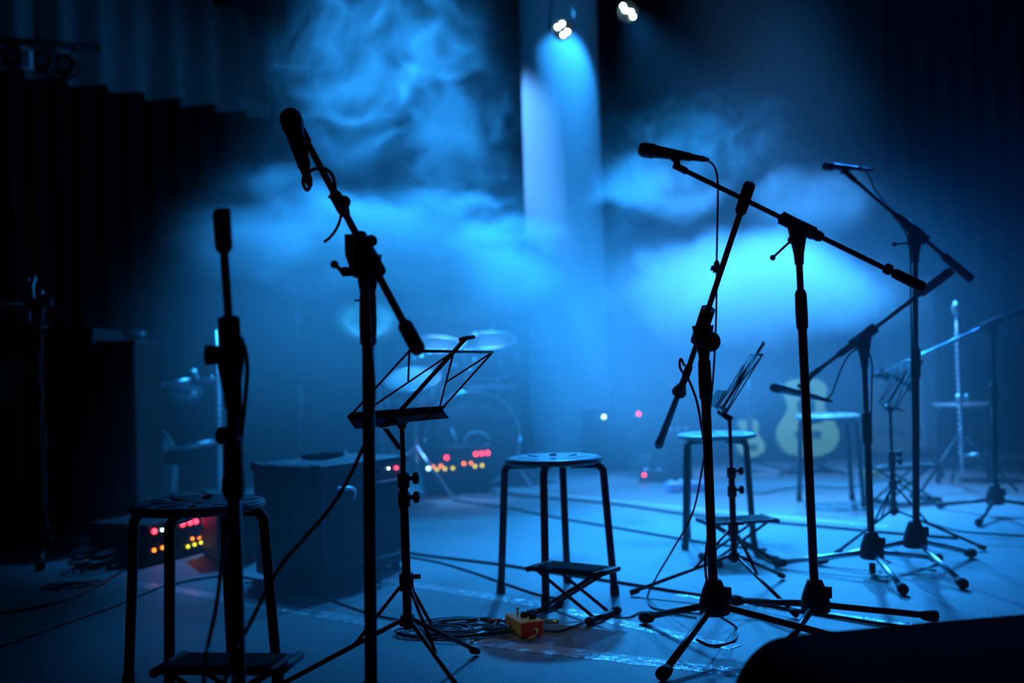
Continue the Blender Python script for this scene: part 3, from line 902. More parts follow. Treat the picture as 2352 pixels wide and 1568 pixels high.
coil('flat tangle of black cables on the floor left of the yellow pedal', G(1065, 1449), 0.11, 0.085, 6, jit=0.35, seed=3, tail=[G(1150, 1440, 0.006), G(1190, 1432, 0.012)])
coil('loose loop of black cable crossing the left side of the tangle', G(1010, 1452), 0.085, 0.055, 3, jit=0.4, seed=9, tail=[G(960, 1425, 0.004), G(900, 1420, 0.004), G(830, 1402, 0.004), G(750, 1372, 0.004), G(736, 1352, 0.004)])
coil('coil of black cable lying in front of the amplifier', G(785, 1351), 0.105, 0.08, 4, jit=0.2, seed=5)
cable('thin black cable curving right from the pedal to the footstool', [G(1250, 1447, 0.004), G(1280, 1450, 0.004), G(1320, 1437, 0.004), G(1380, 1415, 0.004), G(1440, 1418, 0.004), G(1478, 1405, 0.004), G(1560, 1412, 0.004), G(1600, 1418, 0.004)], 0.003, name='floor_cable')
FC = [
    ('black cable along the far strip of tape behind the middle stool', [(1165, 1128), (1190, 1138), (1300, 1146), (1420, 1158), (1560, 1178), (1660, 1187), (1760, 1197), (1900, 1209), (2040, 1222), (2200, 1235)], 0.006),
    ('black cable running below the far tape from under the middle stool', [(1040, 1148), (1160, 1165), (1290, 1190), (1420, 1212), (1560, 1236), (1640, 1248), (1760, 1262)], 0.005),
    ('black cable reaching from the amplifier to the bright tape at right', [(893, 1262), (990, 1276), (1140, 1294), (1225, 1307), (1420, 1336), (1560, 1358), (1700, 1379), (1860, 1405), (2010, 1430), (2160, 1452)], 0.0055),
    ('thin black cable from the amplifier corner to the middle footstool', [(896, 1272), (1000, 1289), (1080, 1312), (1141, 1333), (1237, 1365), (1290, 1375)], 0.004),
    ('long black cable crossing the dark floor at lower left', [(-20, 1490), (150, 1430), (260, 1392), (380, 1345), (520, 1322), (640, 1340)], 0.004),
    ('thin black cable running from left edge cables into the dark', [(-20, 1412), (90, 1392), (180, 1366), (262, 1322), (300, 1300), (360, 1290)], 0.005),
    ('black cable snaking on the floor between the far stools', [(1690, 1120), (1740, 1133), (1800, 1123), (1860, 1116), (1940, 1120), (2010, 1105), (2060, 1095)], 0.004),
    ('thin black cable on the floor at the right edge', [(2120, 1195), (2200, 1218), (2290, 1226), (2380, 1232)], 0.004),
]
for lab, pts, r in FC:
    cable(lab, [G(x, y, r + 0.0005) for x, y in pts], r, 6, 'floor_cable')

# cables piled on the left stand
lc = G(108, 1275)
coil('wide hoop of pale cable hanging over the base of the left edge stand', up(P(140, 1215, lc.y), 0) + Vector((0, 0, 0)), 0.17, 0.1, 4, m=steel_wire, r=0.004, z=0.02, rise=0.03, jit=0.25, seed=11)
coil('tangled heap of pale cable on the floor beside the dark cabinets', G(224, 1304), 0.065, 0.10, 7, m=steel_wire, r=0.004, z=0.008, rise=0.016, jit=0.5, seed=14)
cable('pale cable hanging down the front of the dark cabinets', [P(92, 800, 4.6), P(88, 860, 4.6), P(96, 900, 4.6), P(92, 980, 4.6), P(96, 1080, 4.6), P(100, 1160, 4.6), P(106, 1195, 4.6), P(85, 1225, 4.6), P(65, 1262, 4.6), G(58, 1290, 0.006)], 0.005, m=steel_wire, name='hanging_cable')
for i, (x, y, lab) in enumerate([(150, 1350, 'larger pale clump of knotted cable on the dark floor at left'), (205, 1344, 'small glinting plug end on the dark floor at left')]):
    coil(lab, G(x, y), 0.05, 0.04, 3 if i == 0 else 1, m=steel_wire, r=0.004, jit=0.5, seed=20 + i)


# ------------------------------------------------------------------ amplifier in front of the drums
L_, M_, R_ = Vector((-0.966, 4.08, 0)), Vector((-0.697, 3.88, 0)), Vector((-0.511, 4.33, 0))
ex = (M_ - L_).normalized()
ey = Vector((-ex.y, ex.x, 0))
if ey.dot(R_ - M_) < 0:
    ey = -ey
wd, dp, hh = 0.335, 0.475, 0.405
rot = Matrix((ex, ey, Vector((0, 0, 1)))).transposed()
cen = L_ + ex * wd / 2 + ey * dp / 2
t = thing('bass_amplifier', 'black bass amplifier cabinet with pale piping and a red light, left of centre', 'amplifier', (cen.x, cen.y, 0))
loc = lambda x, y, z: cen + rot @ Vector((x, y, z))
MB().box(loc(0, 0, hh / 2 + 0.02), (wd, dp, hh), rot, 0.018).build('cabinet', tolex, t)
for sx in (-1, 1):
    for sy in (-1, 1):
        MB().tube([loc(sx * (wd / 2 - 0.04), sy * (dp / 2 - 0.04), 0), loc(sx * (wd / 2 - 0.04), sy * (dp / 2 - 0.04), 0.022)], [0.02, 0.017], 12).build('rubber_foot', rubber, t)
fx = wd / 2
MB().box(loc(fx + 0.001, 0.0, 0.20), (0.006, dp - 0.06, 0.27), rot).build('grille', grille_m, t)
zz0, zz1, yy0, yy1 = 0.062, 0.338, -dp / 2 + 0.028, dp / 2 - 0.028
for (p, q) in (((fx + 0.004, yy0, zz0), (fx + 0.004, yy1, zz0)), ((fx + 0.004, yy1, zz0), (fx + 0.004, yy1, zz1)), ((fx + 0.004, yy0, zz1), (fx + 0.004, yy1, zz1)), ((fx + 0.004, yy0, zz0), (fx + 0.004, yy0, zz1))):
    MB().tube([loc(*p), loc(*q)], 0.0045, 8).build('piping', piping_m, t)
pn = MB().box(loc(fx + 0.001, 0.0, 0.378), (0.006, dp - 0.06, 0.055), rot).build('control_panel', steel_wire, t)
for k in range(5):
    y = -0.15 + 0.055 * k
    MB().lathe(loc(fx + 0.004, y, 0.378), rot @ Vector((1, 0, 0)), [(0.009, 0), (0.009, 0.008), (0.007, 0.014)], 12).build('control_knob', black_plastic, t)
MB().ball(loc(fx + 0.008, 0.168, 0.382), 0.0075, 10).build('led', LED['red'], t)['label'] = 'red power light'
MB().ball(loc(fx + 0.008, 0.125, 0.384), 0.0048, 10).build('led', LED['white'], t)['label'] = 'white indicator light'
hp = [loc(fx + 0.002, -0.17, 0.335), loc(fx + 0.03, -0.16, 0.338), loc(fx + 0.038, -0.12, 0.338), loc(fx + 0.036, -0.085, 0.325), loc(fx + 0.016, -0.075, 0.29)]
MB().tube(spline(hp), 0.0075, 10).build('handle', chrome, t)
for sx in (-1, 1):
    for sy in (-1, 1):
        MB().box(loc(sx * (wd / 2 - 0.012), sy * (dp / 2 - 0.012), hh + 0.008), (0.034, 0.034, 0.034), rot, 0.01).build('corner_cap', black_metal, t)
# things lying on the amplifier
tb = MB()
tb.box(loc(-0.06, 0.02, hh + 0.030), (0.10, 0.16, 0.014), rot @ rz(0.3), 0.004)
tag(tb.build('folded_cloth', padded), 'dark folded cloth lying on top of the bass amplifier', 'cloth')
cable('thin pale cable trailing from the amplifier down to the floor', [loc(fx + 0.02, -0.08, 0.2), loc(fx + 0.04, -0.16, 0.1), loc(fx + 0.06, -0.31, 0.006), G(700, 1338, 0.005), G(660, 1345, 0.005), G(620, 1333, 0.005), G(560, 1338, 0.005)], 0.0035, m=steel_wire, name='instrument_cable')


# ------------------------------------------------------------------ small rack units with rows of lights
def rack(label, p0, p1, depth, leds, z0, h, name='rack_unit', group='rack units with coloured lights'):
    p0, p1 = Vector(p0), Vector(p1)
    e = (p1 - p0)
    e.z = 0
    L = e.length
    e.normalize()
    n = Vector((e.y, -e.x, 0))
    rt = Matrix((e, -n, Vector((0, 0, 1)))).transposed()
    cc = (p0 + p1) / 2
    tt = thing(name, label, 'rack unit', (cc.x, cc.y, 0), group)
    f = lambda u, v, w=0.0: Vector((p0.x, p0.y, 0)) + e * (u * L) + n * w + Vector((0, 0, v))
    MB().box(f(0.5, h / 2 + 0.012, -depth / 2), (L, depth, h), rt, 0.008).build('case', tolex, tt)
    for u in (0.08, 0.92):
        for w in (-0.04, -depth + 0.04):
            MB().tube([f(u, 0, w), f(u, 0.014, w)], 0.014, 10).build('rubber_foot', rubber, tt)
    MB().box(f(0.5, h * 0.72, 0.002), (L * 0.94, 0.006, h * 0.44), rt, 0.001).build('upper_faceplate', black_metal, tt)
    MB().box(f(0.5, h * 0.28, 0.002), (L * 0.94, 0.006, h * 0.40), rt, 0.001).build('lower_faceplate', black_metal, tt)
    for (u, v, colr, rr) in leds:
        MB().ball(f(u, v * h + 0.012, 0.008), rr, 8).build('led', LED[colr], tt)['label'] = colr + ' indicator light'
    for k in range(6):
        MB().lathe(f(0.12 + 0.15 * k, h * 0.5, 0.004), n, [(0.008, 0), (0.008, 0.008), (0.006, 0.013)], 10).build('control_knob', black_plastic, tt)
    return tt


LEDS = [(0.09, 0.80, 'red', 0.0105), (0.50, 0.82, 'red', 0.0105), (0.61, 0.82, 'red', 0.0105), (0.70, 0.82, 'red', 0.0105), (0.20, 0.79, 'white', 0.006),
        (0.08, 0.32, 'amber', 0.0075), (0.20, 0.33, 'amber', 0.0075), (0.64, 0.38, 'amber', 0.0065), (0.74, 0.38, 'amber', 0.0075), (0.84, 0.39, 'amber', 0.0075),
        (0.57, 0.20, 'yellow', 0.007), (0.67, 0.21, 'yellow', 0.007), (0.77, 0.22, 'yellow', 0.007)]
q0, q1 = G(338, 1302), G(492, 1262)
rack('dark rack unit with rows of coloured lights seen under the nearest left stool', q0, q1, 0.3, LEDS, 0, 0.155)
LEDS2 = [(0.33, 0.78, 'red', 0.012), (0.78, 0.83, 'red', 0.012), (0.87, 0.835, 'red', 0.012), (0.96, 0.84, 'red', 0.012), (0.05, 0.56, 'white', 0.010),
         (0.12, 0.59, 'amber', 0.0095), (0.24, 0.60, 'amber', 0.0095), (0.59, 0.63, 'amber', 0.0095), (0.70, 0.635, 'amber', 0.008),
         (0.18, 0.53, 'yellow', 0.009), (0.30, 0.535, 'yellow', 0.009), (0.42, 0.54, 'yellow', 0.009), (0.76, 0.56, 'yellow', 0.009), (0.87, 0.57, 'yellow', 0.009)]
q0, q1 = G(978, 1139), G(1128, 1131)
rack('dark rack unit with red and amber lights on the floor in front of the drums', q0, q1, 0.19, LEDS2, 0, 0.265)
# more dark electronics to the right of the left rack
q0, q1 = G(500, 1300), G(592, 1290)
rack('unlit black equipment case between the left rack lights and the amplifier', q0, q1, 0.3, [(0.45, 0.5, 'white', 0.002)], 0, 0.26, 'equipment_case')


# ------------------------------------------------------------------ guitar amplifier at the back
q0, q1 = G(1345, 1085), G(1560, 1078)
e = (q1 - q0).normalized()
n = Vector((e.y, -e.x, 0))
rt = Matrix((e, -n, Vector((0, 0, 1)))).transposed()
Lw = (q1 - q0).length
t = thing('guitar_amplifier', 'dark guitar amplifier at the back with one green and one red light', 'amplifier', ((q0 + q1) / 2))
f = lambda u, v, w=0.0: q0 + e * (u * Lw) + n * w + Vector((0, 0, v))
MB().box(f(0.5, 0.215, -0.13), (Lw, 0.26, 0.40), rt, 0.015).build('cabinet', tolex, t)
for u in (0.1, 0.9):
    for w in (-0.04, -0.22):
        MB().tube([f(u, 0, w), f(u, 0.02, w)], 0.018, 10).build('rubber_foot', rubber, t)
MB().box(f(0.5, 0.17, 0.002), (Lw * 0.94, 0.008, 0.27), rt).build('grille', grille_m, t)
MB().box(f(0.5, 0.365, 0.002), (Lw * 0.94, 0.008, 0.075), rt).build('control_panel', steel_wire, t)
MB().ball(P(1387, 957, f(0.2, 0).y - 0.01), 0.0115, 10).build('led', LED['green'], t)['label'] = 'green power light'
MB().ball(P(1467, 950, f(0.57, 0).y - 0.01), 0.0115, 10).build('led', LED['red'], t)['label'] = 'red standby light'
MB().tube(spline([f(0.35, 0.415, -0.13), f(0.38, 0.445, -0.13), f(0.62, 0.445, -0.13), f(0.65, 0.415, -0.13)]), 0.009, 8).build('handle', rubber, t)
for k in range(4):
    MB().lathe(f(0.3 + 0.06 * k, 0.365, 0.005), n, [(0.009, 0), (0.009, 0.01), (0.007, 0.016)], 10).build('control_knob', black_plastic, t)


# ------------------------------------------------------------------ pedals and hardware near the far stool
def pedal(label, p, yaw, w, l, h, m, knobs=3, led=None):
    tt = thing('effects_pedal', label, 'effects pedal', (p.x, p.y, 0), 'floor pedals at the back')
    rt = rz(yaw)
    lc = lambda x, y, z: Vector((p.x, p.y, 0)) + rt @ Vector((x, y, z))
    MB().box(lc(0, 0, h / 2 + 0.002), (w, l, h), rt, 0.005).build('body', m, tt)
    for k in range(knobs):
        x = -w / 2 + w * (k + 0.5) / knobs
        MB().lathe(lc(x, l * 0.25, h), (0, 0, 1), [(0.012, 0), (0.011, 0.012), (0.009, 0.016)], 10).build('knob', chrome, tt)
        MB().lathe(lc(x, -l * 0.25, h), (0, 0, 1), [(0.014, 0), (0.014, 0.008), (0.008, 0.012)], 10).build('foot_switch', chrome, tt)
    if led:
        MB().ball(lc(-w * 0.3, -l / 2 - 0.003, h * 0.7), 0.009, 8).build('led', LED[led], tt)['label'] = led + ' indicator light'
    return tt


pedal('multi pedal tinted as under purple light on the floor behind the legs of the lit stool', G(1578, 1128), 0.1, 0.23, 0.13, 0.05, purple_m, 4)
pedal('black pedal with a red light at the back behind the slanting boom stand', G(1500, 1106), -0.2, 0.16, 0.12, 0.07, tolex, 2, 'red')
pedal('tiny yellow pedal on the floor behind the farthest stool', G(2002, 1097), 0.3, 0.10, 0.07, 0.045, yellow_m, 2)
coil('coil of shiny grey cable heaped at the back beside the black pedal', G(1497, 1093), 0.10, 0.08, 6, m=steel_wire, r=0.009, z=0.06, rise=0.02, jit=0.3, seed=31)
tt = thing('tool_case', 'open dark case with chrome fittings beside the far lit stool', 'case', G(1545, 1100))
p = G(1545, 1100)
MB().box(p + Vector((0, 0, 0.16)), (0.20, 0.22, 0.30), rz(0.2), 0.01).build('body', tolex, tt)
MB().box(p + Vector((0, 0, 0.005)), (0.17, 0.19, 0.012), rz(0.2)).build('base', rubber, tt)
for k in range(4):
    MB().ball(p + rz(0.2) @ Vector((-0.08 + 0.05 * k, -0.08, 0.318)), 0.011, 10).build('latch', chrome, tt)


# ------------------------------------------------------------------ guitars
def guitar(label, base, h, m, yaw=0.0, lean=0.18, neck_m=dark_wood, name='acoustic_guitar', cat='guitar'):
    """base: floor point; h: body height."""
    tt = thing(name, label, cat, (base.x, base.y, 0), 'guitars on stands')
    rt = rz(yaw) @ Matrix.Rotation(-lean, 3, 'X')
    X = rt @ Vector((1, 0, 0))
    Y = rt @ Vector((0, 0, 1))
    N = X.cross(Y)
    o = Vector((base.x, base.y, 0.0)) + Vector((0, 0, 0.10))
    pts = []
    half = [(0.0, 0.0), (0.14, 0.01), (0.25, 0.05), (0.345, 0.14), (0.385, 0.26), (0.36, 0.39), (0.29, 0.50), (0.235, 0.60), (0.23, 0.68), (0.265, 0.79), (0.275, 0.87), (0.24, 0.945), (0.15, 0.99), (0.0, 1.0)]
    sp = spline([(x, y, 0) for x, y in half], 3)
    right = [(v.x * h, v.y * h) for v in sp]
    poly = right + [(-x, y) for x, y in reversed(right[1:-1])]
    MB().prism(poly, o, X, Y, 0.2 * h, True).build('body', m, tt)
    fr = 0.101 * h
    ring = [(0.115 * h * math.cos(k * math.pi / 10), 0.60 * h + 0.115 * h * math.sin(k * math.pi / 10) + 0.05 * h) for k in range(20)]
    MB().prism(ring, o + N * fr, X, Y, 0.003).build('sound_hole', rubber, tt)
    MB().prism([(-0.16 * h, 0.28 * h), (0.16 * h, 0.28 * h), (0.16 * h, 0.32 * h), (-0.16 * h, 0.32 * h)], o + N * (fr + 0.004), X, Y, 0.012).build('bridge', neck_m, tt)
    MB().prism([(-0.062 * h, 0.74 * h), (0.062 * h, 0.74 * h), (0.052 * h, 1.75 * h), (-0.052 * h, 1.75 * h)], o + N * (fr + 0.004), X, Y, 0.02).build('neck', neck_m, tt)
    hd = MB().prism([(-0.055 * h, 1.74 * h), (0.055 * h, 1.74 * h), (0.085 * h, 1.80 * h), (0.075 * h, 2.08 * h), (-0.075 * h, 2.08 * h), (-0.085 * h, 1.80 * h)], o + N * (fr - 0.004), X, Y, 0.018).build('headstock', neck_m, tt)
    for s in (-1, 1):
        for k in range(3):
            p = o + X * (s * 0.085 * h) + Y * ((1.85 + 0.08 * k) * h) + N * fr
            MB().tube([p, p + X * (s * 0.05 * h)], [0.004, 0.009], 8).build('tuner', chrome, hd)
    # stand
    st = thing('guitar_stand', 'black stand holding the ' + label.split(' leaning')[0], 'guitar stand', (base.x, base.y, 0), 'guitar stands')
    bk = o - N * (0.105 * h)
    for s in (-1, 1):
        MB().tube([o + X * (s * 0.2 * h) + N * 0.14 * h + Vector((0, 0, 0.02)), o + X * (s * 0.2 * h) + N * 0.13 * h - Vector((0, 0, 0.024)), o + X * (s * 0.2 * h) - N * 0.14 * h - Vector((0, 0, 0.026)), o + X * (s * 0.05) - N * 0.22 * h + Vector((0, 0, 0.02))], 0.008, 8).build('cradle_arm', black_metal, st)
        MB().tube([o - N * 0.2 * h + Vector((0, 0, -0.01)), Vector((base.x, base.y, 0.008)) + rz(yaw) @ Vector((s * 0.2, -0.16, 0))], 0.009, 8).build('leg', black_metal, st)
    MB().tube([o - N * 0.2 * h + Vector((0, 0, 0.04)), Vector((base.x, base.y, 0.008)) + rz(yaw) @ Vector((0, 0.26, 0))], 0.009, 8).build('leg', black_metal, st)
    MB().tube([o - N * 0.2 * h + Vector((0, 0, 0.02)), o + Y * (0.7 * h) - N * 0.16 * h], 0.009, 8).build('upright', black_metal, st)
    return tt


guitar('pale spruce acoustic guitar leaning on a stand behind the far lit stool', Vector((1.86, 7.1, 0)), 0.50, spruce, -0.1)
guitar('dark brown acoustic guitar leaning in the shadow right of the pale guitar', Vector((2.42, 7.2, 0)), 0.49, brown_wood, -0.25)
guitar('small pale ukulele leaning low beside the legs of the lit stool', Vector((1.53, 7.25, 0)), 0.245, spruce, 0.25, name='ukulele', cat='ukulele')

t = thing('column_speaker', 'pale slim column loudspeaker half hidden in haze at right', 'loudspeaker', (2.96, 8.0, 0))
MB().box((2.96, 8.0, 0.66), (0.135, 0.14, 1.24), rz(-0.1), 0.03).build('cabinet', mat('pale_cream', (0.75, 0.66, 0.66), 0.6, 0, 0.05, 6), t)
MB().box((2.96, 8.0, 0.02), (0.28, 0.28, 0.04), rz(-0.1), 0.01).build('base_plate', black_metal, t)

# chrome percussion stand at far right, in front of the dim stool
b = G(2212, 1127)
t = thing('percussion_stand', 'chrome ringed percussion stand rising past the dim stool at far right', 'percussion stand', (b.x, b.y, 0))
zt = P(2222, 715, b.y).z
MB().tube([(b.x, b.y, 0.1), (b.x, b.y, zt)], 0.010, 12).build('pole', chrome, t)
rg = MB()
for k in range(22):
    z = 0.20 + k * (zt - 0.30) / 22
    rg.lathe((b.x, b.y, z), (0, 0, 1), [(0.011, 0), (0.0165, 0.004), (0.0165, 0.012), (0.011, 0.016)], 10)
tag(rg.build('thread_rings', chrome, t), kind='stuff')
MB().lathe((b.x, b.y, zt - 0.02), (0, 0, 1), [(0.012, 0), (0.026, 0.02), (0.026, 0.05), (0.008, 0.075)], 12).build('wing_nut', satin_chrome, t)
zc = P(2208, 912, b.y).z
cl = MB().ball((b.x - 0.012, b.y - 0.02, zc), 0.020, 12)
cl.ball((b.x + 0.03, b.y - 0.02, zc), 0.017, 12)
cl.build('clamp', satin_chrome, t)
MB().tube([(b.x, b.y, 0.19), (b.x + 0.17, b.y - 0.02, 0.2)], 0.007, 8).build('cross_bar', chrome, t)
for a in (80, 200, 320):
    d = Vector((math.cos(R(a)), math.sin(R(a)), 0))
    MB().tube([Vector((b.x, b.y, 0.30)) + d * 0.012, Vector((b.x, b.y, 0.012)) + d * 0.28], 0.008, 8).build('leg', black_metal, t)
    MB().tube([Vector((b.x, b.y, 0.12)), Vector((b.x, b.y, 0.14)) + d * 0.16], 0.005, 8).build('strut', black_metal, t)


# ------------------------------------------------------------------ drum kit in the haze
def lugged_drum(parent, c, axis, r, h, heads=(drum_head, drum_head), shell=drum_shell, lugs=8, prefix=''):
    m = frame(axis)
    ax = Vector(axis).normalized()
    c = Vector(c)
    MB().lathe(c - ax * h / 2, ax, [(r, 0.012), (r, h - 0.012)], 32).build(prefix + 'shell', shell, parent)
    for s, hm in ((1, heads[0]), (-1, heads[1])):
        MB().lathe(c + ax * (s * (h / 2 - 0.004)), ax * s, [(r * 0.97, 0), (r * 0.97, 0.004), (r * 0.5, 0.005)], 32).build(prefix + 'head', hm, parent)
        ring = [c + ax * (s * (h / 2)) + m @ Vector(((r + 0.008) * math.cos(k * math.pi / 16), (r + 0.008) * math.sin(k * math.pi / 16), 0)) for k in range(33)]
        MB().tube(ring, 0.007, 8).build(prefix + 'hoop', chrome, parent)
    for k in range(lugs):
        a = 2 * math.pi * k / lugs
        d = m @ Vector((math.cos(a), math.sin(a), 0))
        g = MB().tube([c + d * (r + 0.010) - ax * (h / 2), c + d * (r + 0.010) + ax * (h / 2)], 0.0035, 6)
        g.ball(c + d * (r + 0.012), 0.014, 8)
        g.ball(c + d * (r + 0.012) + ax * (h / 2 + 0.006), 0.007, 8)
        g.build(prefix + 'lug', satin_chrome, parent)


kc = Vector((-0.265, 7.0, 0))
t = thing('bass_drum', 'bass drum facing front with two toms mounted on top, deep in the haze', 'drum', kc)
lugged_drum(t, kc + Vector((0, 0.0, 0.30)), (0.05, -1, 0.02), 0.28, 0.40, (dark_head, dark_head), drum_shell, 8)
hc = kc + Vector((0.012, -0.212, 0.30))
MB().tube([hc + Vector((0.02 + 0.075 * math.cos(k * 0.35), 0, -0.01 + 0.055 * math.sin(k * 0.35))) for k in range(18)], 0.006, 6).tube([hc + Vector((-0.13, 0, 0.07)), hc + Vector((-0.11, 0, 0)), hc + Vector((-0.08, 0, -0.08))], 0.007, 6).build('emblem', pale_plastic, t)
for s in (-1, 1):
    MB().tube([kc + Vector((s * 0.24, -0.1, 0.16)), kc + Vector((s * 0.36, -0.24, 0.012))], 0.008, 8).build('spur', chrome, t)
lugged_drum(t, kc + Vector((-0.20, -0.03, 0.80)), (0.15, -0.35, 1), 0.145, 0.18, (dark_head, dark_head), prefix='tom_', lugs=6)
lugged_drum(t, kc + Vector((0.13, -0.03, 0.81)), (-0.05, -0.35, 1), 0.155, 0.19, (dark_head, dark_head), prefix='tom_', lugs=6)
MB().tube([kc + Vector((-0.03, -0.02, 0.56)), kc + Vector((-0.03, -0.02, 0.86))], 0.014, 10).tube([kc + Vector((-0.20, -0.02, 0.84)), kc + Vector((0.14, -0.02, 0.84))], 0.010, 10).ball(kc + Vector((0.035, -0.05, 0.93)), 0.022, 10).ball(kc + Vector((0.075, -0.05, 0.95)), 0.014, 10).build('tom_mount', satin_chrome, t)
for (x, y, r) in ((1056, 797, 0.030), (1064, 787, 0.02), (1022, 806, 0.018), (1040, 806, 0.018), (1068, 806, 0.020), (1081, 806, 0.020), (1090, 825, 0.018), (1079, 846, 0.020), (1044, 838, 0.016), (968, 817, 0.022), (985, 810, 0.018), (977, 846, 0.018), (986, 870, 0.022), (981, 862, 0.016)):
    MB().ball(P(x, y, 6.80), r * 0.8, 14, (1, 1, 0.32), frame((0.0, -0.52, 0.85))).build('glint_disc', satin_chrome, t)  # discs added, flattened and tilted to throw lamp glints forward
sd = P(950, 895, 6.45)
t = thing('snare_drum', 'snare drum with a pale head tilted to the front, left of the toms', 'drum', (sd.x, sd.y, 0))
lugged_drum(t, sd, (-0.05, -0.42, 1), 0.155, 0.13, (drum_head, dark_head), chrome, 8)
MB().tube([(sd.x, sd.y, 0.2), sd - Vector((0, -0.04, 0.07))], 0.012, 10).build('pole', chrome, t)
for a in (90, 210, 330):
    d = Vector((math.cos(R(a)), math.sin(R(a)), 0))
    MB().tube([Vector((sd.x, sd.y, 0.3)), Vector((sd.x, sd.y, 0.012)) + d * 0.25], 0.008, 8).build('leg', chrome, t)
    MB().tube([sd - Vector((0, -0.03, 0.085)), sd + d * 0.17 - Vector((0, 0, 0.075))], 0.006, 8).build('basket_arm', chrome, t)


def cymbal_stand(label, foot, c, r, axis):
    c, axis = Vector(c), Vector(axis).normalized()
    tt = thing('cymbal_stand', label, 'cymbal', (foot[0], foot[1], 0), 'cymbals on stands')
    MB().tube([(foot[0], foot[1], 0.12), (foot[0], foot[1], c.z - 0.12), c - axis * 0.02], 0.010, 10).build('pole', chrome, tt)
    for a in (90, 210, 330):
        d = Vector((math.cos(R(a)), math.sin(R(a)), 0))
        MB().tube([Vector((foot[0], foot[1], 0.32)), Vector((foot[0], foot[1], 0.012)) + d * 0.26], 0.008, 8).build('leg', chrome, tt)
    MB().lathe(c, axis, [(r * 0.02, -0.002), (r * 0.99, -0.012), (r, -0.0115), (r * 0.6, 0.006), (r * 0.24, 0.014), (r * 0.20, 0.022), (r * 0.12, 0.034), (r * 0.02, 0.038)], 40).build('cymbal', bronze, tt)
    MB().tube([c, c + axis * 0.06], [0.008, 0.005], 8).ball(c + axis * 0.062, 0.012, 8).build('wing_nut', chrome, tt)


cy = P(845, 735, 7.1)
cymbal_stand('large pale ride cymbal tilted towards the front, glowing through the smoke', (cy.x + 0.05, cy.y + 0.1), cy, 0.228, (0.10, -0.75, 0.72))
cy = P(1128, 770, 7.3)
cymbal_stand('faint crash cymbal seen almost edge-on right of the toms', (cy.x + 0.03, cy.y + 0.1), cy, 0.16, (0.2, -0.12, 1))
ft = G(1130, 1090)
t = thing('floor_tom', 'floor tom on three legs in the haze right of the bass drum', 'drum', (ft.x, ft.y, 0))
lugged_drum(t, (ft.x, ft.y, 0.42), (0, -0.05, 1), 0.19, 0.36, lugs=8)
for a in (30, 150, 270):
    d = Vector((math.cos(R(a)), math.sin(R(a)), 0)) * 0.2
    MB().tube([Vector((ft.x, ft.y, 0.45)) + d, Vector((ft.x, ft.y, 0.0)) + d * 1.08], 0.007, 8).build('leg', chrome, t)

# chrome drum rack at left
D1 = 6.55
t = thing('drum_rack', 'chrome tubular drum rack with clamps glinting behind the left stands', 'drum rack', (P(420, 1000, D1).x, D1, 0))
MB().tube([P(362, 886, D1), P(438, 874, D1)], 0.017, 12).build('cross_bar', chrome, t)
MB().tube([P(462, 873, D1), P(500, 868, D1)], 0.017, 12).build('cross_bar', chrome, t)
MB().tube([P(438, 874, D1), P(462, 873, D1)], 0.011, 12).build('cross_bar', black_metal, t)
MB().tube([P(372, 1034, D1), P(500, 1013, D1)], 0.014, 12).build('cross_bar', chrome, t)
for (x, y) in ((500, 868), (362, 886)):
    p = P(x, y, D1)
    MB().tube([Vector((p.x, p.y, 0.0)), p + Vector((0, 0, 0.28 if x > 400 else 0.12))], 0.017, 12).build('upright', chrome if x > 400 else black_metal, t)
    rg = MB()
    for k in range(10):
        rg.lathe((p.x, p.y, 0.42 + 0.035 * k), (0, 0, 1), [(0.018, 0), (0.023, 0.006), (0.023, 0.014), (0.018, 0.02)], 10)
    if x > 400:
        tag(rg.build('collar_rings', chrome, t), kind='stuff')
    MB().tube([Vector((p.x, p.y - 0.25, 0.012)), Vector((p.x, p.y + 0.25, 0.012))], 0.014, 10).build('foot_bar', black_metal, t)
for pts, r in (([(345, 872), (350, 862), (342, 850), (335, 847)], 0.016), ([(362, 886), (355, 878), (346, 866)], 0.012), ([(455, 872), (449, 862), (444, 852)], 0.013), ([(303, 790), (306, 812), (303, 826), (312, 834)], 0.011), ([(394, 1025), (388, 1005), (374, 990)], 0.009)):
    q = [P(x, y, D1 - 0.03) for x, y in pts]
    b = MB().tube(spline(q, 4), r, 10)
    b.ball(q[-1], r * 1.7, 12, (1, 1, 0.4), frame((0.1, -0.55, 0.83)))  # end ball flattened and tilted so the clamp glints
    b.build('clamp', satin_chrome, t)
q = P(312, 770, D1)
MB().tube([P(303, 790, D1), P(345, 872, D1)], 0.010, 8).build('arm', black_metal, t)
MB().lathe(P(318, 775, D1), (0.2, -0.5, 1), [(0.02, -0.03), (0.045, -0.025), (0.05, 0.03), (0.02, 0.035)], 16).build('pad', steel_wire, t)
MB().lathe(P(428, 905, D1), (0.1, -0.5, 1), [(0.02, -0.02), (0.10, -0.016), (0.10, 0.014), (0.02, 0.018)], 24).build('pad', drum_shell, t)
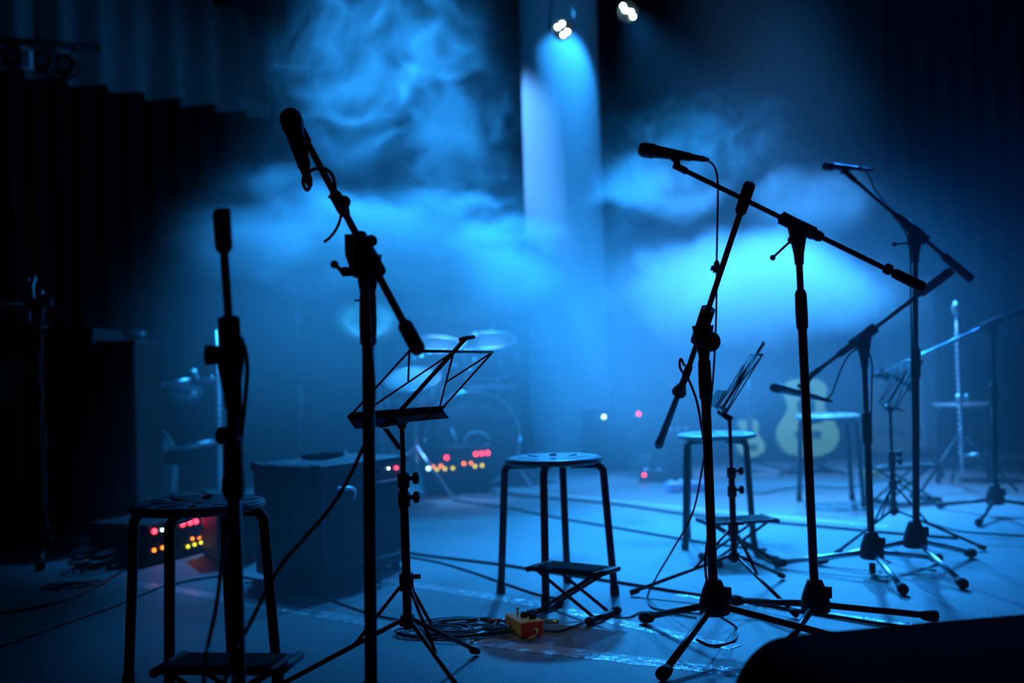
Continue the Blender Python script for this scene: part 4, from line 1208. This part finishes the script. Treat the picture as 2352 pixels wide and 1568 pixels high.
# pale crate beside it
p = G(372, 1141)
t = thing('pale_box', 'pale flat-sided box leaning on the floor under the drum rack', 'box', (p.x, p.y, 0))
rt = rz(-0.25) @ Matrix.Rotation(R(-14), 3, 'X')
MB().box((p.x, p.y + 0.04, 0.102), (0.17, 0.05, 0.18), rt, 0.006).build('body', pale_plastic, t)
MB().tube([Vector((p.x, p.y + 0.04, 0.102)) + rt @ Vector((0.08, -0.028, -0.088)), Vector((p.x, p.y + 0.04, 0.102)) + rt @ Vector((0.08, -0.028, 0.088))], 0.005, 8).build('edge_rib', matte_white, t)
p = P(352, 1026, 6.4)
t = thing('cloth_bag', 'pale cloth bag hooked on the lower bar of the drum rack', 'bag', p)
MB().ball(p + Vector((0, 0.12, 0.0)), 0.05, 14, (1, 0.6, 1.0)).build('pouch', pale_plastic, t)
MB().tube(spline([p + Vector((0.03, 0.12, 0.035)), p + Vector((0.06, 0.14, 0.02)), p + Vector((0.075, 0.15, -0.01))]), 0.006, 8).build('strap', pale_plastic, t)


# ------------------------------------------------------------------ dark cabinets and console on the left
t = thing('keyboard_console', 'dark keyboard console cut off by the left edge, its keys catching light', 'keyboard', (-2.5, 5.15, 0))
MB().box((-2.52, 5.25, 0.485), (0.82, 0.55, 0.97), None, 0.012).build('cabinet', dark_wood, t)
MB().box((-2.56, 4.84, 0.70), (0.74, 0.30, 0.09), None, 0.01).build('key_bed', dark_wood, t)
MB().box((-2.52, 5.0, 0.985), (0.84, 0.10, 0.02), None, 0.006).build('lid', steel_wire, t)
for k in range(28):
    MB().box((-2.90 + 0.0236 * k, 4.80, 0.752), (0.0226, 0.145, 0.014)).build('key', keys_m, t)
MB().prism([(0, 0), (0.32, 0), (0.32, 0.16), (0.28, 0.16), (0.0, 0.02)], (-2.185, 4.68, 0.745), (0, 1, 0), (0, 0, 1), 0.03).build('cheek', dark_wood, t)
for x in (-2.88, -2.22):
    MB().box((x, 4.94, 0.33), (0.05, 0.05, 0.66), None, 0.005).build('leg', dark_wood, t)
for (x0, x1, D, z1, lab) in ((-2.10, -1.88, 5.0, 0.965, 'taller dark loudspeaker cabinet next to the keyboard console'), (-1.865, -1.695, 5.0, 0.905, 'narrower dark loudspeaker cabinet right of the taller one')):
    xc = (x0 + x1) / 2
    w = x1 - x0
    t = thing('speaker_cabinet', lab, 'loudspeaker', (xc, D + 0.2, 0), 'dark loudspeaker cabinets')
    MB().box((xc, D + 0.2, z1 / 2 + 0.01), (w, 0.4, z1), None, 0.012).build('cabinet', tolex, t)
    MB().box((xc, D - 0.002, z1 / 2 + 0.02), (w - 0.04, 0.012, z1 - 0.08)).build('grille', grille_m, t)
    MB().box((xc, D + 0.2, 0.006), (w - 0.03, 0.36, 0.012)).build('base', rubber, t)
    for s in (-1, 1):
        MB().box((xc + s * (w / 2 - 0.012), D + 0.012, z1 - 0.004), (0.03, 0.03, 0.03), None, 0.008).build('corner_cap', black_metal, t)


# ------------------------------------------------------------------ padded wedge in the right foreground
yaw = R(11.7)
rt = rz(yaw)
A0 = P(1850, 1452, 1.9)
z_top = 0.293
A0 = Vector((A0.x, A0.y, 0))
t = thing('padded_monitor', 'black padded monitor wedge with a stitched edge filling the lower right corner', 'monitor wedge', A0)
X = rt @ Vector((1, 0, 0))
Y = Vector((0, 0, 1))
N = rt @ Vector((0, 1, 0))
out = [(-0.150, 0.0)]
for k in range(13):
    a = math.pi - k / 12 * math.pi / 2
    out.append((-0.035 + 0.105 * math.cos(a), z_top - 0.125 + 0.125 * math.sin(a)))
out += [(0.2, z_top + 0.003), (0.5, z_top + 0.003), (0.75, z_top), (0.78, 0.0)]
outer = MB()
ls = [(-0.36, 1.0, 0.0), (-0.345, 1.0, 0.010), (-0.05, 1.0, 0.014), (-0.012, 1.0, 0.014), (0.0, 1.0, 0.008)]
rings = []
for (dy, s, gr) in ls:
    rings.append([A0 + X * (px * (1 + gr * 0.3)) + Y * max(0.0, pz * (1 - 0.9 * (0.014 - gr))) + N * dy for px, pz in out])
n = len(out)
vs = [v for r_ in rings for v in r_]
fsx = []
for i in range(len(rings) - 1):
    for j in range(n):
        k = (j + 1) % n
        fsx.append((i * n + j, i * n + k, (i + 1) * n + k, (i + 1) * n + j))
fsx.append(tuple(range(n)))
fsx.append(tuple(reversed(range((len(rings) - 1) * n, len(rings) * n))))
outer.add(vs, fsx, True).build('padded_shell', padded, t)
st = MB()
for k in range(130):
    x = -0.02 + k * 0.0058
    if x > 0.72:
        break
    zt = z_top + 0.0035 if 0.02 < x < 0.5 else z_top + 0.0025
    p = A0 + X * x + Y * zt + N * -0.02
    st.tube([p - X * 0.0016, p + X * 0.0016], [0.0014, 0.0014], 5)
tag(st.build('stitching', thread_m, t), kind='stuff')
MB().tube(spline([A0 + X * -0.10 + Y * 0.215 + N * -0.364, A0 + X * -0.085 + Y * 0.224 + N * -0.37, A0 + X * -0.07 + Y * 0.228 + N * -0.364]), 0.003, 6).build('pull_loop', thread_m, t)


# ------------------------------------------------------------------ smoke
class Fx:
    """A field socket with arithmetic."""
    ng = None

    def __init__(self, s):
        self.s = s

    @staticmethod
    def math(op, *a, clamp=False):
        nd = Fx.ng.nodes.new('ShaderNodeMath')
        nd.operation = op
        nd.use_clamp = clamp
        for i, x in enumerate(a):
            if isinstance(x, Fx):
                Fx.ng.links.new(x.s, nd.inputs[i])
            else:
                nd.inputs[i].default_value = x
        return Fx(nd.outputs[0])

    @staticmethod
    def vec(op, *a):
        nd = Fx.ng.nodes.new('ShaderNodeVectorMath')
        nd.operation = op
        for i, x in enumerate(a):
            if isinstance(x, Fx):
                Fx.ng.links.new(x.s, nd.inputs[i])
            else:
                nd.inputs[i].default_value = x
        return Fx(nd.outputs['Value'] if op in ('DOT_PRODUCT', 'LENGTH') else nd.outputs[0])

    def __add__(self, o): return Fx.math('ADD', self, o)
    def __radd__(self, o): return Fx.math('ADD', self, o)
    def __sub__(self, o): return Fx.math('SUBTRACT', self, o)
    def __rsub__(self, o): return Fx.math('SUBTRACT', o, self)
    def __mul__(self, o): return Fx.math('MULTIPLY', self, o)
    def __rmul__(self, o): return Fx.math('MULTIPLY', self, o)
    def clamp(self, lo=0.0, hi=1.0): return Fx.math('MINIMUM', Fx.math('MAXIMUM', self, lo), hi)


def fpos():
    return Fx(Fx.ng.nodes.new('GeometryNodeInputPosition').outputs[0])


def noise(p, scale, detail=3.0, rough=0.5, dist=0.0, color=False):
    nd = Fx.ng.nodes.new('ShaderNodeTexNoise')
    nd.inputs['Scale'].default_value = scale
    nd.inputs['Detail'].default_value = detail
    nd.inputs['Roughness'].default_value = rough
    nd.inputs['Distortion'].default_value = dist
    Fx.ng.links.new(p.s, nd.inputs['Vector'])
    return Fx(nd.outputs['Color' if color else 'Fac'])


def warp(p, scale, amt, detail=1.0):
    c = noise(p, scale, detail, 0.5, 0.0, True)
    return Fx.vec('ADD', p, Fx.vec('MULTIPLY', Fx.vec('SUBTRACT', c, (0.5, 0.5, 0.5)), (amt, amt, amt)))


def gauss(p, c, r):
    d = Fx.vec('DIVIDE', Fx.vec('SUBTRACT', p, tuple(c)), tuple(r))
    return Fx.math('POWER', 2.71828, Fx.vec('DOT_PRODUCT', d, d) * -1.0)


def ramp(x, a, b):
    return ((x - a) * (1.0 / (b - a))).clamp()


smoke_m = bpy.data.materials.new('stage_smoke')
smoke_m.use_nodes = True
nt = smoke_m.node_tree
nt.nodes.clear()
mo = nt.nodes.new('ShaderNodeOutputMaterial')
vs_ = nt.nodes.new('ShaderNodeVolumeScatter')
at = nt.nodes.new('ShaderNodeAttribute')
at.attribute_name = 'density'
vs_.inputs['Color'].default_value = (0.92, 0.95, 1.0, 1)
vs_.inputs['Anisotropy'].default_value = 0.15
nt.links.new(at.outputs['Fac'], vs_.inputs['Density'])
nt.links.new(vs_.outputs[0], mo.inputs['Volume'])


def smoke(name, label, lo, hi, voxel, field):
    me = bpy.data.meshes.new(name)
    me.from_pydata([(0, 0, 0)], [], [])
    me.materials.append(smoke_m)
    o = bpy.data.objects.new(name, me)
    COL.objects.link(o)
    tag(o, label, 'smoke', None, 'stuff')
    ng = bpy.data.node_groups.new(name, 'GeometryNodeTree')
    ng.interface.new_socket('Geometry', in_out='OUTPUT', socket_type='NodeSocketGeometry')
    ng.interface.new_socket('Geometry', in_out='INPUT', socket_type='NodeSocketGeometry')
    go = ng.nodes.new('NodeGroupOutput')
    vc = ng.nodes.new('GeometryNodeVolumeCube')
    sm = ng.nodes.new('GeometryNodeSetMaterial')
    sm.inputs['Material'].default_value = smoke_m
    vc.inputs['Min'].default_value = lo
    vc.inputs['Max'].default_value = hi
    for i, ax in enumerate('XYZ'):
        vc.inputs['Resolution ' + ax].default_value = max(4, int((hi[i] - lo[i]) / voxel))
    Fx.ng = ng
    d = field(fpos())
    ng.links.new(d.s, vc.inputs['Density'])
    ng.links.new(vc.outputs[0], sm.inputs[0])
    ng.links.new(sm.outputs[0], go.inputs[0])
    o.modifiers.new('smoke', 'NODES').node_group = ng
    return o


def puff_field(p):
    w = warp(p, 0.9, 0.75, 2.0)
    w = warp(w, 2.6, 0.26, 2.0)
    n1 = noise(w, 2.6, 5.0, 0.62)
    n2 = noise(Fx.vec('MULTIPLY', w, (0.8, 1.0, 1.9)), 2.9, 5.0, 0.66)
    # billowing puffs: centre, radii, amount, noise share, threshold from, to, noise
    puffs = [
        (P(1710, 672, 6.6), (0.86, 0.50, 0.38), 2.7, 1.0, 0.36, 0.80, n1),
        (P(1930, 690, 6.4), (0.60, 0.36, 0.22), 0.65, 0.9, 0.36, 0.80, n2),
        (P(920, 585, 6.1), (0.82, 0.26, 0.40), 7.0, 2.1, 0.38, 1.05, n2),
        (P(1020, 650, 6.4), (0.70, 0.34, 0.34), 3.4, 2.2, 0.38, 1.05, n1),
        (P(600, 530, 6.2), (0.60, 0.26, 0.34), 2.0, 2.4, 0.36, 1.05, n2),
        (P(1040, 300, 6.3), (0.40, 0.22, 0.42), 1.1, 2.8, 0.44, 1.05, n1),
        (P(1490, 430, 6.2), (0.45, 0.22, 0.26), 1.1, 2.6, 0.46, 1.05, n2),
        (P(1900, 470, 6.2), (0.50, 0.24, 0.24), 0.65, 2.2, 0.44, 1.05, n1),
    ]
    d = None
    for c, r, amt, k, a, b, n in puffs:
        near = Fx.math('MINIMUM', gauss(p, c, [q * 1.4 for q in r]) * 1.5, 1.0)
        term = ramp(gauss(p, c, r) + (n - 0.5) * k * near, a, b) * amt
        d = term if d is None else d + term
    x, y, z = (Fx.vec('DOT_PRODUCT', p, v) for v in ((1, 0, 0), (0, 1, 0), (0, 0, 1)))
    return d * ramp(y, 5.3, 5.5) * (1.0 - ramp(y, 7.2, 7.4)) * ramp(z, 0.6, 0.8) * (1.0 - ramp(z, 2.6, 2.75)) * ramp(x, -2.3, -2.0) * (1.0 - ramp(x, 2.7, 3.0))


def haze_field(p):
    w = warp(p, 0.8, 0.8, 2.0)
    n1 = noise(w, 1.3, 3.0, 0.6)
    # soft banks: centre, radii, amount
    banks = [
        (P(1080, 740, 5.9), (0.95, 0.70, 0.42), 0.36),
        (P(1330, 900, 5.9), (0.90, 0.70, 0.40), 0.22),
        (P(760, 900, 5.6), (0.75, 0.80, 0.40), 0.20),
        (P(660, 690, 6.0), (0.70, 0.50, 0.42), 0.36),
        (P(2130, 640, 4.9), (0.50, 0.60, 0.40), 0.20),
        (P(2040, 740, 3.4), (0.42, 0.32, 0.40), 0.46),
        (P(720, 1180, 3.4), (0.50, 0.40, 0.42), 0.60),
        (P(1650, 900, 6.0), (0.90, 0.60, 0.22), 0.10),
        (P(1820, 280, 6.6), (0.60, 0.60, 0.50), 0.014),
        (P(1000, 760, 6.3), (0.85, 0.50, 0.36), 0.42),
    ]
    d = None
    for c, r, amt in banks:
        term = gauss(p, c, r) * ((n1 - 0.5) * 1.6 + 1.0).clamp(0.1, 2.0) * amt
        d = term if d is None else d + term
    x, y, z = (Fx.vec('DOT_PRODUCT', p, v) for v in ((1, 0, 0), (0, 1, 0), (0, 0, 1)))
    # thin overall veil, fading towards the audience, the left and the ceiling
    veil = ramp(y, 2.5, 4.0) * ramp(x, -2.4, -0.5) * (1.0 - ramp(x, 1.9, 3.0) * 0.75) * (1.0 - ramp(z, 0.9, 1.9) * 0.95) * ((n1 - 0.5) * 1.5 + 1.0).clamp(0.2, 2.0)
    d = d + veil * 0.05
    return d * ramp(y, 2.5, 2.8) * (1.0 - ramp(y, 7.5, 7.9)) * (1.0 - ramp(z, 3.0, 3.3)) * ramp(x, -2.5, -2.1) * (1.0 - ramp(x, 3.5, 3.9))


smoke('stage_haze', 'thin blue haze filling the stage around the stands and stools', (-2.5, 2.5, 0.02), (3.9, 7.9, 3.3), 0.09, haze_field)
smoke('stage_smoke', 'billowing blue-lit smoke clouds in front of the pillar and back wall', (-2.3, 5.3, 0.6), (3.0, 7.4, 2.75), 0.028, puff_field)


def wisp_field(c, r, seed, amt, scale=1.9):
    def f(p):
        q = Fx.vec('ADD', p, (seed, seed * 0.7, -seed))
        w = warp(q, 1.2, 0.85, 2.0)
        w = warp(w, 3.0, 0.30, 1.0)
        n = noise(w, scale, 1.5, 0.5, 0.2)
        m = noise(w, scale * 2.1, 1.5, 0.5, 0.2)
        rid = Fx.math('POWER', (1.0 - Fx.math('ABSOLUTE', (n - 0.5) * 2.0)).clamp(), 26.0)
        rid2 = Fx.math('POWER', (1.0 - Fx.math('ABSOLUTE', (m - 0.5) * 2.0)).clamp(), 20.0)
        body = ramp(noise(w, scale * 0.9, 4.0, 0.6), 0.46, 0.68)
        return gauss(p, c, r) * (rid * 1.2 + rid2 * 0.55 + body * 0.40) * amt
    return f


c1 = P(890, 170, 5.9)
smoke('smoke_wisps', 'curling wisps of smoke rising in the upper left of centre', tuple(c1 - Vector((0.85, 0.42, 0.75))), tuple(c1 + Vector((0.85, 0.42, 0.75))), 0.017,
      wisp_field(c1, (0.40, 0.18, 0.44), 3.0, 2.0, 2.3))
c2 = P(1600, 310, 5.6)
smoke('smoke_wisps', 'curling wisps of smoke above the clear vocal microphone', tuple(c2 - Vector((0.7, 0.35, 0.5))), tuple(c2 + Vector((0.7, 0.35, 0.5))), 0.016,
      wisp_field(c2, (0.30, 0.14, 0.20), 8.0, 4.2, 3.2))
